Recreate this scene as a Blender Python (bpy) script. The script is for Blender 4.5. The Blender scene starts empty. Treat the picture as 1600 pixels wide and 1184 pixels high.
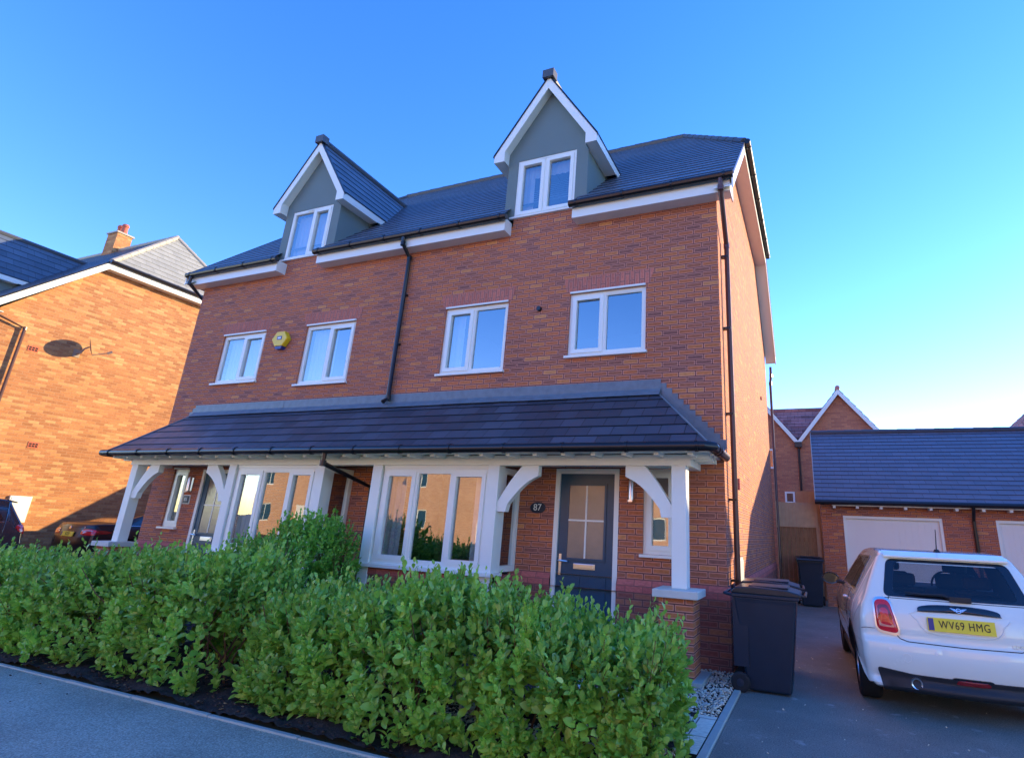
import bpy, bmesh, math, random
import numpy as np
from mathutils import Vector, Matrix
from mathutils.bvhtree import BVHTree
random.seed(7); rng = np.random.default_rng(7)
R = math.radians
sc = bpy.context.scene
COL = sc.collection

# ------------------------------------------------------------------ camera
cam_d = bpy.data.cameras.new('camera'); cam = bpy.data.objects.new('camera', cam_d); COL.objects.link(cam); sc.camera = cam
cam_d.sensor_fit = 'HORIZONTAL'; cam_d.sensor_width = 36.0
cam_d.lens = 864.687 / 1600 * 36
cam_d.shift_x = -114.4 / 1600; cam_d.shift_y = -34.9 / 1600
cam_d.clip_start = 0.05; cam_d.clip_end = 2000
yaw, pit, rol = 0.39474, 0.30086, 0.04681
fwd = Vector((-math.sin(yaw) * math.cos(pit), math.cos(yaw) * math.cos(pit), math.sin(pit)))
r0 = Vector((math.cos(yaw), math.sin(yaw), 0)); u0 = r0.cross(fwd)
rx = r0 * math.cos(rol) + u0 * math.sin(rol); ux = u0 * math.cos(rol) - r0 * math.sin(rol)
M = Matrix((rx, ux, -fwd)).transposed().to_4x4(); M.translation = (1.01159, -7.04681, 1.46815); cam.matrix_world = M

# ------------------------------------------------------------------ sky, sun, exposure
SUN_AZ, SUN_EL = R(39.0), R(15.0)
w = bpy.data.worlds.new('World'); sc.world = w; w.use_nodes = True
nt = w.node_tree; bg = nt.nodes['Background']
sky = nt.nodes.new('ShaderNodeTexSky'); sky.sky_type = 'NISHITA'; sky.sun_disc = False
sky.sun_elevation = SUN_EL; sky.sun_rotation = SUN_AZ
sky.air_density = 1.0; sky.dust_density = 0.03; sky.ozone_density = 2.0
hsv = nt.nodes.new('ShaderNodeHueSaturation'); hsv.inputs['Saturation'].default_value = 1.34; hsv.inputs['Hue'].default_value = .512
nt.links.new(sky.outputs[0], hsv.inputs['Color']); tint = nt.nodes.new('ShaderNodeMix'); tint.data_type = 'RGBA'; tint.blend_type = 'MULTIPLY'; tint.inputs[0].default_value = 1.0; tint.inputs[7].default_value = (.72, .71, .93, 1)
nt.links.new(hsv.outputs[0], tint.inputs[6]); nt.links.new(tint.outputs[2], bg.inputs[0]); bg.inputs[1].default_value = 0.15
sd = bpy.data.lights.new('sun', 'SUN'); sun = bpy.data.objects.new('sun', sd); COL.objects.link(sun)
sd.energy = 2.2; sd.angle = R(0.5); sd.color = (1.0, 0.74, 0.40)
sdir = Vector((math.sin(SUN_AZ) * math.cos(SUN_EL), math.cos(SUN_AZ) * math.cos(SUN_EL), math.sin(SUN_EL)))
sun.rotation_euler = sdir.to_track_quat('Z', 'Y').to_euler()
sc.view_settings.view_transform = 'Standard'; sc.view_settings.look = 'None'
sc.view_settings.exposure = 2.18; sc.view_settings.gamma = 1.0; sc.view_settings.use_curve_mapping = False
sc.cycles.max_bounces = 8; sc.cycles.transparent_max_bounces = 12

# ------------------------------------------------------------------ mesh helpers
def root_of(o):
    while o.parent: o = o.parent
    return o
class MB:
    def __init__(s): s.v = []; s.f = []; s.uv = []; s.mi = []; s.m = 0
    def pt(s, p): s.v.append(tuple(p)); return len(s.v) - 1
    def poly(s, pts, uv=None):
        i = [s.pt(p) for p in pts]; s.f.append(i); s.uv.append(uv); s.mi.append(s.m)
    def box(s, x0, x1, y0, y1, z0, z1):
        if x0 > x1: x0, x1 = x1, x0
        if y0 > y1: y0, y1 = y1, y0
        if z0 > z1: z0, z1 = z1, z0
        a, b, c, d = (x0, y0, z0), (x1, y0, z0), (x1, y1, z0), (x0, y1, z0)
        e, f, g, h = (x0, y0, z1), (x1, y0, z1), (x1, y1, z1), (x0, y1, z1)
        for q in ((a, d, c, b), (e, f, g, h), (a, b, f, e), (b, c, g, f), (c, d, h, g), (d, a, e, h)): s.poly(q)
    def prism(s, pts, dv):
        """pts: 3-D polygon, dv: extrusion vector"""
        n = len(pts); P = [Vector(p) for p in pts]; D = Vector(dv)
        nrm = Vector((0, 0, 0))
        for i in range(n): nrm += P[i].cross(P[(i + 1) % n])
        if nrm.dot(D) > 0: P = P[::-1]
        s.poly(P); s.poly([p + D for p in P[::-1]])
        for i in range(n):
            a, b = P[i], P[(i + 1) % n]; s.poly([b, a, a + D, b + D])
    def tube(s, path, r, n=8, caps=True):
        P = [Vector(p) for p in path]; rings = []
        rr = r if isinstance(r, (list, tuple)) else [r] * len(P)
        up = None
        for i, p in enumerate(P):
            t = (P[min(i + 1, len(P) - 1)] - P[max(i - 1, 0)]).normalized()
            if up is None:
                up = Vector((0, 0, 1)) if abs(t.z) < .9 else Vector((1, 0, 0))
            a = t.cross(up).normalized(); b = a.cross(t).normalized(); up = b
            rings.append([p + (a * math.cos(2 * math.pi * k / n) + b * math.sin(2 * math.pi * k / n)) * rr[i] for k in range(n)])
        for i in range(len(rings) - 1):
            for k in range(n):
                k2 = (k + 1) % n
                s.poly([rings[i][k2], rings[i][k], rings[i + 1][k], rings[i + 1][k2]])
        if caps: s.poly(rings[0]); s.poly(rings[-1][::-1])
    def lathe(s, prof, c=(0, 0, 0), axis='z', n=24):
        """prof: list (r, h)"""
        rings = []
        for r, h in prof:
            ring = []
            for k in range(n):
                a = 2 * math.pi * k / n; u, v_ = r * math.cos(a), r * math.sin(a)
                q = {'z': (u, v_, h), 'x': (h, u, v_), 'y': (v_, h, u)}[axis]
                ring.append((c[0] + q[0], c[1] + q[1], c[2] + q[2]))
            rings.append(ring)
        for i in range(len(rings) - 1):
            for k in range(n):
                k2 = (k + 1) % n; s.poly([rings[i][k], rings[i][k2], rings[i + 1][k2], rings[i + 1][k]])
    def build(s, name, mat, parent=None, local=False, smooth=False, swap=False, bevel=0, weld=False, label=None):
        off = Vector((0, 0, 0))
        if parent is not None and not local: off = root_of(parent).location
        me = bpy.data.meshes.new(name)
        vs = [(p[0] - off.x, p[1] - off.y, p[2] - off.z) for p in s.v]
        me.from_pydata(vs, [], s.f)
        ul = me.uv_layers.new(name='UVMap')
        k = 0
        for fi, poly in enumerate(me.polygons):
            cu = s.uv[fi]; n = poly.normal
            for j, vi in enumerate(s.f[fi]):
                if cu is not None: u = cu[j]
                else:
                    p = s.v[vi]
                    if abs(n.z) > .75: u = (p[0], p[1])
                    elif abs(n.y) >= abs(n.x): u = (p[0], p[2])
                    else: u = (p[1], p[2])
                    if swap: u = (u[1], u[0])
                ul.data[k].uv = u; k += 1
        mats = mat if isinstance(mat, (list, tuple)) else [mat]
        for m in mats: me.materials.append(m)
        if len(mats) > 1: me.polygons.foreach_set('material_index', s.mi)
        if smooth or weld or bevel:
            bm = bmesh.new(); bm.from_mesh(me)
            bmesh.ops.remove_doubles(bm, verts=bm.verts, dist=1e-5)
            if bevel: bmesh.ops.bevel(bm, geom=[e for e in bm.edges if len(e.link_faces) == 2 and e.calc_face_angle(0) > .6], offset=bevel, segments=2, affect='EDGES', profile=.5)
            bm.to_mesh(me); bm.free()
        if smooth:
            me.polygons.foreach_set('use_smooth', [True] * len(me.polygons))
        o = bpy.data.objects.new(name, me); COL.objects.link(o)
        if parent is not None: o.parent = parent
        if smooth == 'auto': auto_smooth(o)
        if label: o['label'] = label
        return o
def auto_smooth(o, ang=35):
    me = o.data; bm = bmesh.new(); bm.from_mesh(me)
    for e in bm.edges: e.smooth = not (len(e.link_faces) == 2 and e.calc_face_angle(0) > R(ang))
    bm.to_mesh(me); bm.free()
def tag(o, label, cat, group=None):
    o['label'] = label; o['category'] = cat
    if group: o['group'] = group
    return o
def thing(name, label, cat, loc=(0, 0, 0), rz=0, group=None):
    o = bpy.data.objects.new(name, None); COL.objects.link(o); o.location = loc; o.rotation_euler = (0, 0, rz); o.empty_display_size = .2
    return tag(o, label, cat, group)
def split(o, gap=.004):
    """one object per separate piece of a part"""
    me = o.data; n = len(me.vertices); par = list(range(n))
    def f(i):
        while par[i] != i: par[i] = par[par[i]]; i = par[i]
        return i
    for p in me.polygons:
        a = f(p.vertices[0])
        for v in p.vertices[1:]: par[f(v)] = a
    g = {}
    for p in me.polygons: g.setdefault(f(p.vertices[0]), []).append(p.index)
    co = [v.co for v in me.vertices]; bx = []
    for k, fs in g.items():
        vs = [co[v] for i in fs for v in me.polygons[i].vertices]; bx.append([[min(c[j] for c in vs) - gap for j in range(3)], [max(c[j] for c in vs) + gap for j in range(3)], list(fs)])
    merged = True
    while merged:
        merged = False; out = []
        for b in bx:
            for q in out:
                if all(b[0][j] <= q[1][j] and q[0][j] <= b[1][j] for j in range(3)):
                    q[0] = [min(x, y) for x, y in zip(q[0], b[0])]; q[1] = [max(x, y) for x, y in zip(q[1], b[1])]; q[2] += b[2]; merged = True; break
            else: out.append(b)
        bx = out
    if len(bx) < 2: return o
    uv = me.uv_layers[0].data; res = []
    for b in bx:
        V, F, U, idx = [], [], [], {}
        for i in b[2]:
            p = me.polygons[i]; f_ = []
            for li, v in zip(p.loop_indices, p.vertices):
                if v not in idx: idx[v] = len(V); V.append(tuple(co[v]))
                f_.append(idx[v]); U.append(tuple(uv[li].uv))
            F.append(f_)
        m2 = bpy.data.meshes.new(o.name.split('.')[0]); m2.from_pydata(V, [], F); l = m2.uv_layers.new(name='UVMap')
        for k, u in enumerate(U): l.data[k].uv = u
        for m_ in me.materials: m2.materials.append(m_)
        q = bpy.data.objects.new(o.name.split('.')[0], m2); COL.objects.link(q); q.parent = o.parent; res.append(q)
    bpy.data.objects.remove(o); return res
def struct(o, kind='structure'): o['kind'] = kind; return o
def text(s, size, mat, parent, name, mtx, ext=.002, font_w=1.0, align='CENTER', off=0.0, space=1.0):
    cu = bpy.data.curves.new('t', 'FONT'); cu.body = s; cu.size = size; cu.extrude = ext; cu.align_x = align; cu.align_y = 'CENTER'; cu.offset = off; cu.resolution_u = 3; cu.space_character = space
    o = bpy.data.objects.new('t', cu); COL.objects.link(o)
    dg = bpy.context.evaluated_depsgraph_get(); me = bpy.data.meshes.new_from_object(o.evaluated_get(dg))
    bpy.data.objects.remove(o)
    me.transform(Matrix.Diagonal((font_w, 1, 1, 1))); me.transform(mtx); me.materials.clear(); me.materials.append(mat)
    r = bpy.data.objects.new(name, me); COL.objects.link(r); r.parent = parent
    return r

# ------------------------------------------------------------------ materials
def newmat(name):
    m = bpy.data.materials.new(name); m.use_nodes = True
    return m, m.node_tree.nodes, m.node_tree.links, m.node_tree.nodes['Principled BSDF']
def plain(name, col, rough=.5, var=.12, scale=3.0, bump=0.0, bscale=60, metal=0, coat=0, spec=.5, emit=None):
    m, N, L, b = newmat(name)
    b.inputs['Roughness'].default_value = rough; b.inputs['Metallic'].default_value = metal
    b.inputs['Coat Weight'].default_value = coat; b.inputs['Coat Roughness'].default_value = .03
    b.inputs['Specular IOR Level'].default_value = spec
    tc = N.new('ShaderNodeTexCoord'); no = N.new('ShaderNodeTexNoise'); no.inputs['Scale'].default_value = scale; no.inputs['Detail'].default_value = 6
    L.new(tc.outputs['Object'], no.inputs['Vector'])
    mx = N.new('ShaderNodeMix'); mx.data_type = 'RGBA'
    mx.inputs[6].default_value = tuple(c * (1 - var) for c in col) + (1,); mx.inputs[7].default_value = tuple(min(1, c * (1 + var)) for c in col) + (1,)
    L.new(no.outputs[0], mx.inputs[0]); L.new(mx.outputs[2], b.inputs['Base Color'])
    if bump:
        n2 = N.new('ShaderNodeTexNoise'); n2.inputs['Scale'].default_value = bscale; n2.inputs['Detail'].default_value = 4
        L.new(tc.outputs['Object'], n2.inputs['Vector'])
        bp = N.new('ShaderNodeBump'); bp.inputs['Strength'].default_value = bump; bp.inputs['Distance'].default_value = .01
        L.new(n2.outputs[0], bp.inputs['Height']); L.new(bp.outputs[0], b.inputs['Normal'])
    return m
def ramp(N, stops):
    r = N.new('ShaderNodeValToRGB'); e = r.color_ramp.elements
    while len(e) < len(stops): e.new(.5)
    for i, (p, c) in enumerate(stops): e[i].position = p; e[i].color = tuple(c) + (1,)
    return r
def brick(name, stops, mortar, edge=None, bw=.225, bh=.075, rough=.85, big=.14, ms=.0065, off=.5):
    m, N, L, b = newmat(name)
    uv = N.new('ShaderNodeUVMap'); uv.uv_map = 'UVMap'
    mp = N.new('ShaderNodeMapping'); mp.inputs['Location'].default_value = (.0, .0, 0); L.new(uv.outputs[0], mp.inputs[0])
    def bt(ms, sm):
        t = N.new('ShaderNodeTexBrick'); t.inputs['Color1'].default_value = (0, 0, 0, 1); t.inputs['Color2'].default_value = (1, 1, 1, 1); t.inputs['Mortar'].default_value = (.5, .5, .5, 1)
        t.inputs['Scale'].default_value = 1; t.inputs['Mortar Size'].default_value = ms; t.inputs['Mortar Smooth'].default_value = sm
        t.inputs['Brick Width'].default_value = bw; t.inputs['Row Height'].default_value = bh; t.offset = off; t.offset_frequency = 2
        L.new(mp.outputs[0], t.inputs['Vector']); return t
    t1 = bt(ms, .15); t2 = bt(.020, .5)
    rp = ramp(N, stops); rp.color_ramp.interpolation = 'LINEAR'; L.new(t1.outputs['Color'], rp.inputs[0])
    # within-brick mottling
    n1 = N.new('ShaderNodeTexNoise'); n1.inputs['Scale'].default_value = 22; n1.inputs['Detail'].default_value = 5
    mpn = N.new('ShaderNodeMapping'); mpn.inputs['Scale'].default_value = (1, 2.2, 1); L.new(uv.outputs[0], mpn.inputs[0]); L.new(mpn.outputs[0], n1.inputs['Vector'])
    n2 = N.new('ShaderNodeTexNoise'); n2.inputs['Scale'].default_value = .55; n2.inputs['Detail'].default_value = 3; L.new(uv.outputs[0], n2.inputs['Vector'])
    hs = N.new('ShaderNodeHueSaturation'); L.new(rp.outputs[0], hs.inputs['Color'])
    ma = N.new('ShaderNodeMapRange'); ma.inputs[3].default_value = .55; ma.inputs[4].default_value = 1.45; L.new(n1.outputs[0], ma.inputs[0])
    mb = N.new('ShaderNodeMapRange'); mb.inputs[1].default_value = .3; mb.inputs[2].default_value = .7; mb.inputs[3].default_value = 1 - big; mb.inputs[4].default_value = 1 + big; L.new(n2.outputs[0], mb.inputs[0])
    mu = N.new('ShaderNodeMath'); mu.operation = 'MULTIPLY'; L.new(ma.outputs[0], mu.inputs[0]); L.new(mb.outputs[0], mu.inputs[1]); L.new(mu.outputs[0], hs.inputs['Value'])
    cur = hs.outputs[0]
    if edge:
        me = N.new('ShaderNodeMix'); me.data_type = 'RGBA'; me.inputs[7].default_value = tuple(edge) + (1,)
        me2 = N.new('ShaderNodeMath'); me2.operation = 'MULTIPLY'; me2.inputs[1].default_value = .8
        L.new(t2.outputs['Fac'], me2.inputs[0]); L.new(me2.outputs[0], me.inputs[0]); L.new(cur, me.inputs[6]); cur = me.outputs[2]
    mx = N.new('ShaderNodeMix'); mx.data_type = 'RGBA'; mx.inputs[7].default_value = tuple(mortar) + (1,)
    L.new(t1.outputs['Fac'], mx.inputs[0]); L.new(cur, mx.inputs[6]); L.new(mx.outputs[2], b.inputs['Base Color'])
    b.inputs['Roughness'].default_value = rough; b.inputs['Specular IOR Level'].default_value = .25
    bp = N.new('ShaderNodeBump'); bp.inputs['Strength'].default_value = .6; bp.inputs['Distance'].default_value = .012
    hh = N.new('ShaderNodeMath'); hh.operation = 'MULTIPLY_ADD'; hh.inputs[1].default_value = -1.0
    nn = N.new('ShaderNodeMath'); nn.operation = 'MULTIPLY'; nn.inputs[1].default_value = .5; L.new(n1.outputs[0], nn.inputs[0])
    L.new(t1.outputs['Fac'], hh.inputs[0]); L.new(nn.outputs[0], hh.inputs[2])
    L.new(hh.outputs[0], bp.inputs['Height']); L.new(bp.outputs[0], b.inputs['Normal'])
    return m
def slate(name, col, gauge=.2, wid=.3, rough=.38, spec=.5, joint=.7, var=.3):
    m, N, L, b = newmat(name)
    uv = N.new('ShaderNodeUVMap'); uv.uv_map = 'UVMap'
    t = N.new('ShaderNodeTexBrick'); t.inputs['Color1'].default_value = (0, 0, 0, 1); t.inputs['Color2'].default_value = (1, 1, 1, 1)
    t.inputs['Scale'].default_value = 1; t.inputs['Mortar Size'].default_value = .007; t.inputs['Mortar Smooth'].default_value = .3; t.inputs['Brick Width'].default_value = wid; t.inputs['Row Height'].default_value = gauge
    L.new(uv.outputs[0], t.inputs['Vector'])
    rp = ramp(N, [(0, tuple(c * (1 - var) for c in col)), (1, tuple(c * (1 + var) for c in col))]); L.new(t.outputs['Color'], rp.inputs[0])
    n = N.new('ShaderNodeTexNoise'); n.inputs['Scale'].default_value = 4; n.inputs['Detail'].default_value = 8; L.new(uv.outputs[0], n.inputs['Vector'])
    mr = N.new('ShaderNodeMapRange'); mr.inputs[3].default_value = .75; mr.inputs[4].default_value = 1.3; L.new(n.outputs[0], mr.inputs[0])
    hs = N.new('ShaderNodeHueSaturation'); L.new(rp.outputs[0], hs.inputs['Color']); L.new(mr.outputs[0], hs.inputs['Value'])
    mx = N.new('ShaderNodeMix'); mx.data_type = 'RGBA'; mx.inputs[7].default_value = tuple(c * (1 - joint) for c in col) + (1,)
    L.new(t.outputs['Fac'], mx.inputs[0]); L.new(hs.outputs[0], mx.inputs[6]); L.new(mx.outputs[2], b.inputs['Base Color'])
    r2 = N.new('ShaderNodeMapRange'); r2.inputs[3].default_value = rough - .1; r2.inputs[4].default_value = rough + .15; L.new(n.outputs[0], r2.inputs[0]); L.new(r2.outputs[0], b.inputs['Roughness'])
    b.inputs['Specular IOR Level'].default_value = spec
    bp = N.new('ShaderNodeBump'); bp.inputs['Strength'].default_value = .35; bp.inputs['Distance'].default_value = .006
    ma = N.new('ShaderNodeMath'); ma.operation = 'SUBTRACT'; L.new(n.outputs[0], ma.inputs[0]); L.new(t.outputs['Fac'], ma.inputs[1]); L.new(ma.outputs[0], bp.inputs['Height']); L.new(bp.outputs[0], b.inputs['Normal'])
    return m
def glass(name, tint=(.75, .8, .82), ior=3.2, rough=0.0):
    m, N, L, b = newmat(name); N.remove(b); out = N['Material Output']
    F0 = ((ior - 1) / (ior + 1)) ** 2; lw = N.new('ShaderNodeLayerWeight'); lw.inputs['Blend'].default_value = .5     # Schlick, the same from both sides of a thin pane
    pw = N.new('ShaderNodeMath'); pw.operation = 'POWER'; pw.inputs[1].default_value = 5; L.new(lw.outputs['Facing'], pw.inputs[0])
    fr = N.new('ShaderNodeMath'); fr.operation = 'MULTIPLY_ADD'; fr.inputs[1].default_value = 1 - F0; fr.inputs[2].default_value = F0; L.new(pw.outputs[0], fr.inputs[0])
    tr = N.new('ShaderNodeBsdfTransparent'); tr.inputs[0].default_value = tuple(tint) + (1,)
    gl = N.new('ShaderNodeBsdfGlossy'); gl.inputs['Roughness'].default_value = rough; gl.inputs[0].default_value = (1, 1, 1, 1)
    tc = N.new('ShaderNodeTexCoord'); no = N.new('ShaderNodeTexNoise'); no.inputs['Scale'].default_value = 1.6; L.new(tc.outputs['Object'], no.inputs['Vector'])
    bp = N.new('ShaderNodeBump'); bp.inputs['Strength'].default_value = .05; bp.inputs['Distance'].default_value = .02; L.new(no.outputs[0], bp.inputs['Height']); L.new(bp.outputs[0], gl.inputs['Normal'])
    mx = N.new('ShaderNodeMixShader'); L.new(fr.outputs[0], mx.inputs[0]); L.new(tr.outputs[0], mx.inputs[1]); L.new(gl.outputs[0], mx.inputs[2]); L.new(mx.outputs[0], out.inputs[0])
    return m
MAT = {}
MAT['brick'] = brick('multi_red_brick', [(0, (.25, .11, .085)), (.18, (.38, .14, .075)), (.45, (.48, .155, .066)), (.75, (.53, .172, .064)), (.92, (.56, .205, .070)), (1, (.62, .28, .10))], (.15, .065, .05), edge=(.74, .33, .235))
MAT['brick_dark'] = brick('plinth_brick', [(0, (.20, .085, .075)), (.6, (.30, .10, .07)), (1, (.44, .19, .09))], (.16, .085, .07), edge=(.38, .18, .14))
MAT['brick_rose'] = brick('rose_soldier_brick', [(0, (.44, .145, .10)), (1, (.56, .19, .125))], (.28, .11, .085), edge=(.60, .28, .21))
MAT['brick_red'] = brick('red_band_brick', [(0, (.46, .13, .11)), (1, (.58, .18, .14))], (.34, .13, .11))
MAT['brick_buff'] = brick('orange_brick', [(0, (.36, .16, .065)), (.4, (.45, .20, .08)), (.7, (.50, .24, .09)), (1, (.60, .34, .14))], (.44, .25, .13), big=.12)
MAT['brick_far'] = brick('far_red_brick', [(0, (.48, .18, .10)), (1, (.64, .27, .13))], (.42, .20, .13), big=.1)
MAT['slate'] = slate('grey_slate', (.055, .068, .090), gauge=.2, wid=.3)
MAT['slate_main'] = slate('grey_slate_main', (.10, .13, .165), gauge=.24, wid=.33, var=.2, joint=.5)
MAT['slate_garage'] = slate('garage_slate', (.12, .15, .19), gauge=.2, wid=.33, var=.10, joint=.45)
MAT['slate_sunlit'] = slate('sunlit_slate', (.30, .31, .27), gauge=.24, wid=.4, rough=.6, var=.08, joint=.3)  # paler than the main slate: sun on the half hip put into its colour
MAT['tile_red'] = slate('red_roof_tile', (.50, .20, .16), gauge=.32, wid=.3, rough=.7, spec=.2)
MAT['ridge'] = plain('ridge_tile', (.07, .08, .09), .5)
MAT['ridge_light'] = plain('pale_ridge_tile', (.42, .38, .30), .7)
MAT['lead'] = plain('lead_flashing', (.14, .185, .21), .42, var=.35, scale=9, bump=.3, bscale=25)
MAT['white'] = plain('white_upvc', (.86, .90, .80), .28, var=.02)
MAT['white_paint'] = plain('white_painted_timber', (.86, .90, .80), .45, var=.04, scale=6, bump=.08, bscale=90)
MAT['black'] = plain('black_pvc', (.012, .012, .014), .28, var=.1)
MAT['brown_and_sunlit_pvc'] = plain('brown_and_sunlit_pvc', (.11, .05, .04), .3)  # brown pipe, and black pipes with sunlight put into the colour
MAT['render'] = plain('sage_render', (.16, .225, .215), .8, var=.06, bump=.3, bscale=180)
MAT['navy'] = plain('navy_composite', (.016, .075, .13), .32, var=.15, scale=14, bump=.1, bscale=40)
MAT['chrome'] = plain('chrome', (.85, .87, .88), .28, var=.03, metal=1)
MAT['glass'] = glass('window_glass')
MAT['obscure'] = plain('obscure_glass', (.22, .20, .17), .12, var=.25, scale=5, bump=.15, bscale=50, spec=1.0)
MAT['curtain'] = plain('pale_curtain', (.55, .55, .56), .9, var=.1)
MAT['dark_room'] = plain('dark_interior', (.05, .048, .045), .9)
MAT['stone'] = plain('cast_stone', (.66, .66, .56), .8, var=.1, scale=8, bump=.25, bscale=90)
MAT['concrete'] = plain('concrete', (.38, .44, .39), .85, var=.15, scale=7, bump=.4, bscale=80)
MAT['terracotta'] = plain('terracotta', (.52, .13, .07), .75)
MAT['wood_new'] = plain('new_fence_timber', (.50, .35, .21), .8, var=.25, scale=8)
MAT['wood_brown'] = plain('brown_fence_timber', (.30, .155, .07), .85, var=.35, scale=8)
MAT['plaque'] = plain('dark_plaque', (.02, .03, .05), .3)
MAT['yellow'] = plain('yellow_plastic', (.88, .60, .02), .35)
MAT['bluep'] = plain('blue_plastic', (.02, .04, .22), .35)
MAT['garage_white'] = plain('white_garage_door', (.88, .86, .76), .4, var=.03)
MAT['dish'] = plain('grey_dish', (.33, .25, .19), .5)

# ------------------------------------------------------------------ building helpers
def wall_xz(mb, y, x0, x1, z0, z1, ops=(), depth=.1, face=-1):
    """sheet in the plane y with rectangular openings and reveals going back by depth"""
    xs = sorted({x0, x1} | {a for o in ops for a in o[:2]}); zs = sorted({z0, z1} | {a for o in ops for a in o[2:]})
    for i in range(len(xs) - 1):
        for k in range(len(zs) - 1):
            cx, cz = (xs[i] + xs[i + 1]) / 2, (zs[k] + zs[k + 1]) / 2
            if any(o[0] < cx < o[1] and o[2] < cz < o[3] for o in ops): continue
            q = [(xs[i], y, zs[k]), (xs[i + 1], y, zs[k]), (xs[i + 1], y, zs[k + 1]), (xs[i], y, zs[k + 1])]
            mb.poly(q if face < 0 else q[::-1])
    yb = y - depth * face
    for a, b, c, d in ops:
        mb.poly([(a, y, c), (a, y, d), (a, yb, d), (a, yb, c)]); mb.poly([(b, y, c), (b, yb, c), (b, yb, d), (b, y, d)])
        mb.poly([(a, y, d), (b, y, d), (b, yb, d), (a, yb, d)]); mb.poly([(a, y, c), (a, yb, c), (b, yb, c), (b, y, c)])
def slope(mb, e0, e1, t0, t1, gauge, thick=.012, u0=0.0, rowoff=0):
    """courses of slates between the eave line e0-e1 and the top line t0-t1, each lapping the one below"""
    e0, e1, t0, t1 = map(Vector, (e0, e1, t0, t1))
    n = ((e1 - e0).cross(t0 - e0)); 
    if n.length < 1e-6: n = (e1 - e0).cross(t1 - e0)
    n.normalize()
    if n.z < 0: n = -n
    ax = (e1 - e0).normalized(); up = ((t0 + t1) / 2 - (e0 + e1) / 2); up = (up - ax * up.dot(ax)); Ls = up.length; upn = up.normalized()
    rows = max(1, round(Ls / gauge)); 
    flip = (e1 - e0).cross(t0 - e0 if (t0 - e0).length > 1e-4 else t1 - e0).dot(n) < 0
    for i in range(rows):
        v0, v1 = i / rows, (i + 1) / rows
        A, B = e0.lerp(t0, v0), e1.lerp(t1, v0); C, D = e1.lerp(t1, v1), e0.lerp(t0, v1)
        lo = n * thick; hi = n * .001
        q = [A + lo, B + lo, C + hi, D + hi]
        uvs = [((p - e0).dot(ax) + u0, (i + rowoff) * gauge + (.0 if k < 2 else gauge * .999)) for k, p in enumerate((A, B, C, D))]
        if flip: q = q[::-1]; uvs = uvs[::-1]
        mb.poly(q, uvs)
        r = [A - n * .004, B - n * .004, B + lo, A + lo]; ruv = [uvs[0]] * 4
        if flip: r = r[::-1]
        mb.poly(r, ruv)
def window(parent, x0, x1, z0, z1, y, lights, name='window', sill=True, head=True, mat='white', vent=False, sillo=.03, blind=None, face=-1):
    """upvc window in the plane y facing -y; lights: list of (fraction, is_sash)"""
    s = face
    f = MB(); fw = .055; y0, y1 = (y - .02, y + .045)
    f.box(x0, x0 + fw, y0, y1, z0, z1); f.box(x1 - fw, x1, y0, y1, z0, z1)
    f.box(x0 + fw, x1 - fw, y0, y1, z1 - fw, z1); f.box(x0 + fw, x1 - fw, y0, y1, z0, z0 + fw)
    ix0, ix1 = x0 + fw, x1 - fw; tot = sum(l[0] for l in lights); cx = ix0; panes = []
    for k, (fr, sash) in enumerate(lights):
        nx = cx + (ix1 - ix0) * fr / tot
        a, b = cx, nx
        if k > 0: f.box(cx - .022, cx + .022, y0 - .001, y1 - .002, z0 + fw, z1 - fw); a += .022
        if k < len(lights) - 1: b -= .022
        c, d = z0 + fw, z1 - fw
        if sash:
            t = .052; ys0, ys1 = y0 - .014, y1 - .012
            f.box(a - .008, a + t, ys0, ys1, c - .008, d + .008); f.box(b - t, b + .008, ys0, ys1, c - .008, d + .008)
            f.box(a + t, b - t, ys0, ys1, d - t, d + .008); f.box(a + t, b - t, ys0, ys1, c - .008, c + t)
            a += t; b -= t; c += t; d -= t
        else:
            t = .014
            f.box(a, a + t, y0 + .006, y1 - .012, c, d); f.box(b - t, b, y0 + .006, y1 - .012, c, d); f.box(a + t, b - t, y0 + .006, y1 - .012, d - t, d); f.box(a + t, b - t, y0 + .006, y1 - .012, c, c + t)
            a += t; b -= t; c += t; d -= t
        panes.append((a, b, c, d)); cx = nx
    fo = f.build(name, MAT[mat], parent)
    for a, b, c, d in panes:
        p = MB(); p.poly([(a, y + .012, c), (b, y + .012, c), (b, y + .012, d), (a, y + .012, d)]); p.build('pane', MAT['glass'], fo)
    if sill:
        q = MB(); q.box(x0 - sillo, x1 + sillo, y - .105, y + .03, z0 - .035, z0 - .002); q.build('sill', MAT[mat], fo)
    if head:
        q = MB(); q.box(x0 + .005, x1 - .005, y - .075, y + .02, z1 + .002, z1 + .028); q.build('head_trim', MAT[mat], fo)
    if vent:
        q = MB(); cxv = x0 + (x1 - x0) * .5; q.box(cxv - .14, cxv + .14, y - .034, y - .022, z1 - .042, z1 - .022); q.build('trickle_vent', MAT['white'], fo)
    for bl in blind or []:
        q = MB(); a, b, c, d = bl; n = max(2, int((b - a) / .05))
        for i in range(n):   # folds
            xa, xb = a + (b - a) * i / n, a + (b - a) * (i + 1) / n; dy = .02 * (i % 2); dy2 = .02 * ((i + 1) % 2)
            q.poly([(xa, y + .12 + dy, c), (xb, y + .12 + dy2, c), (xb, y + .12 + dy2, d), (xa, y + .12 + dy, d)])
        q.build('curtain', MAT['curtain'], fo)
    return fo
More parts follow.
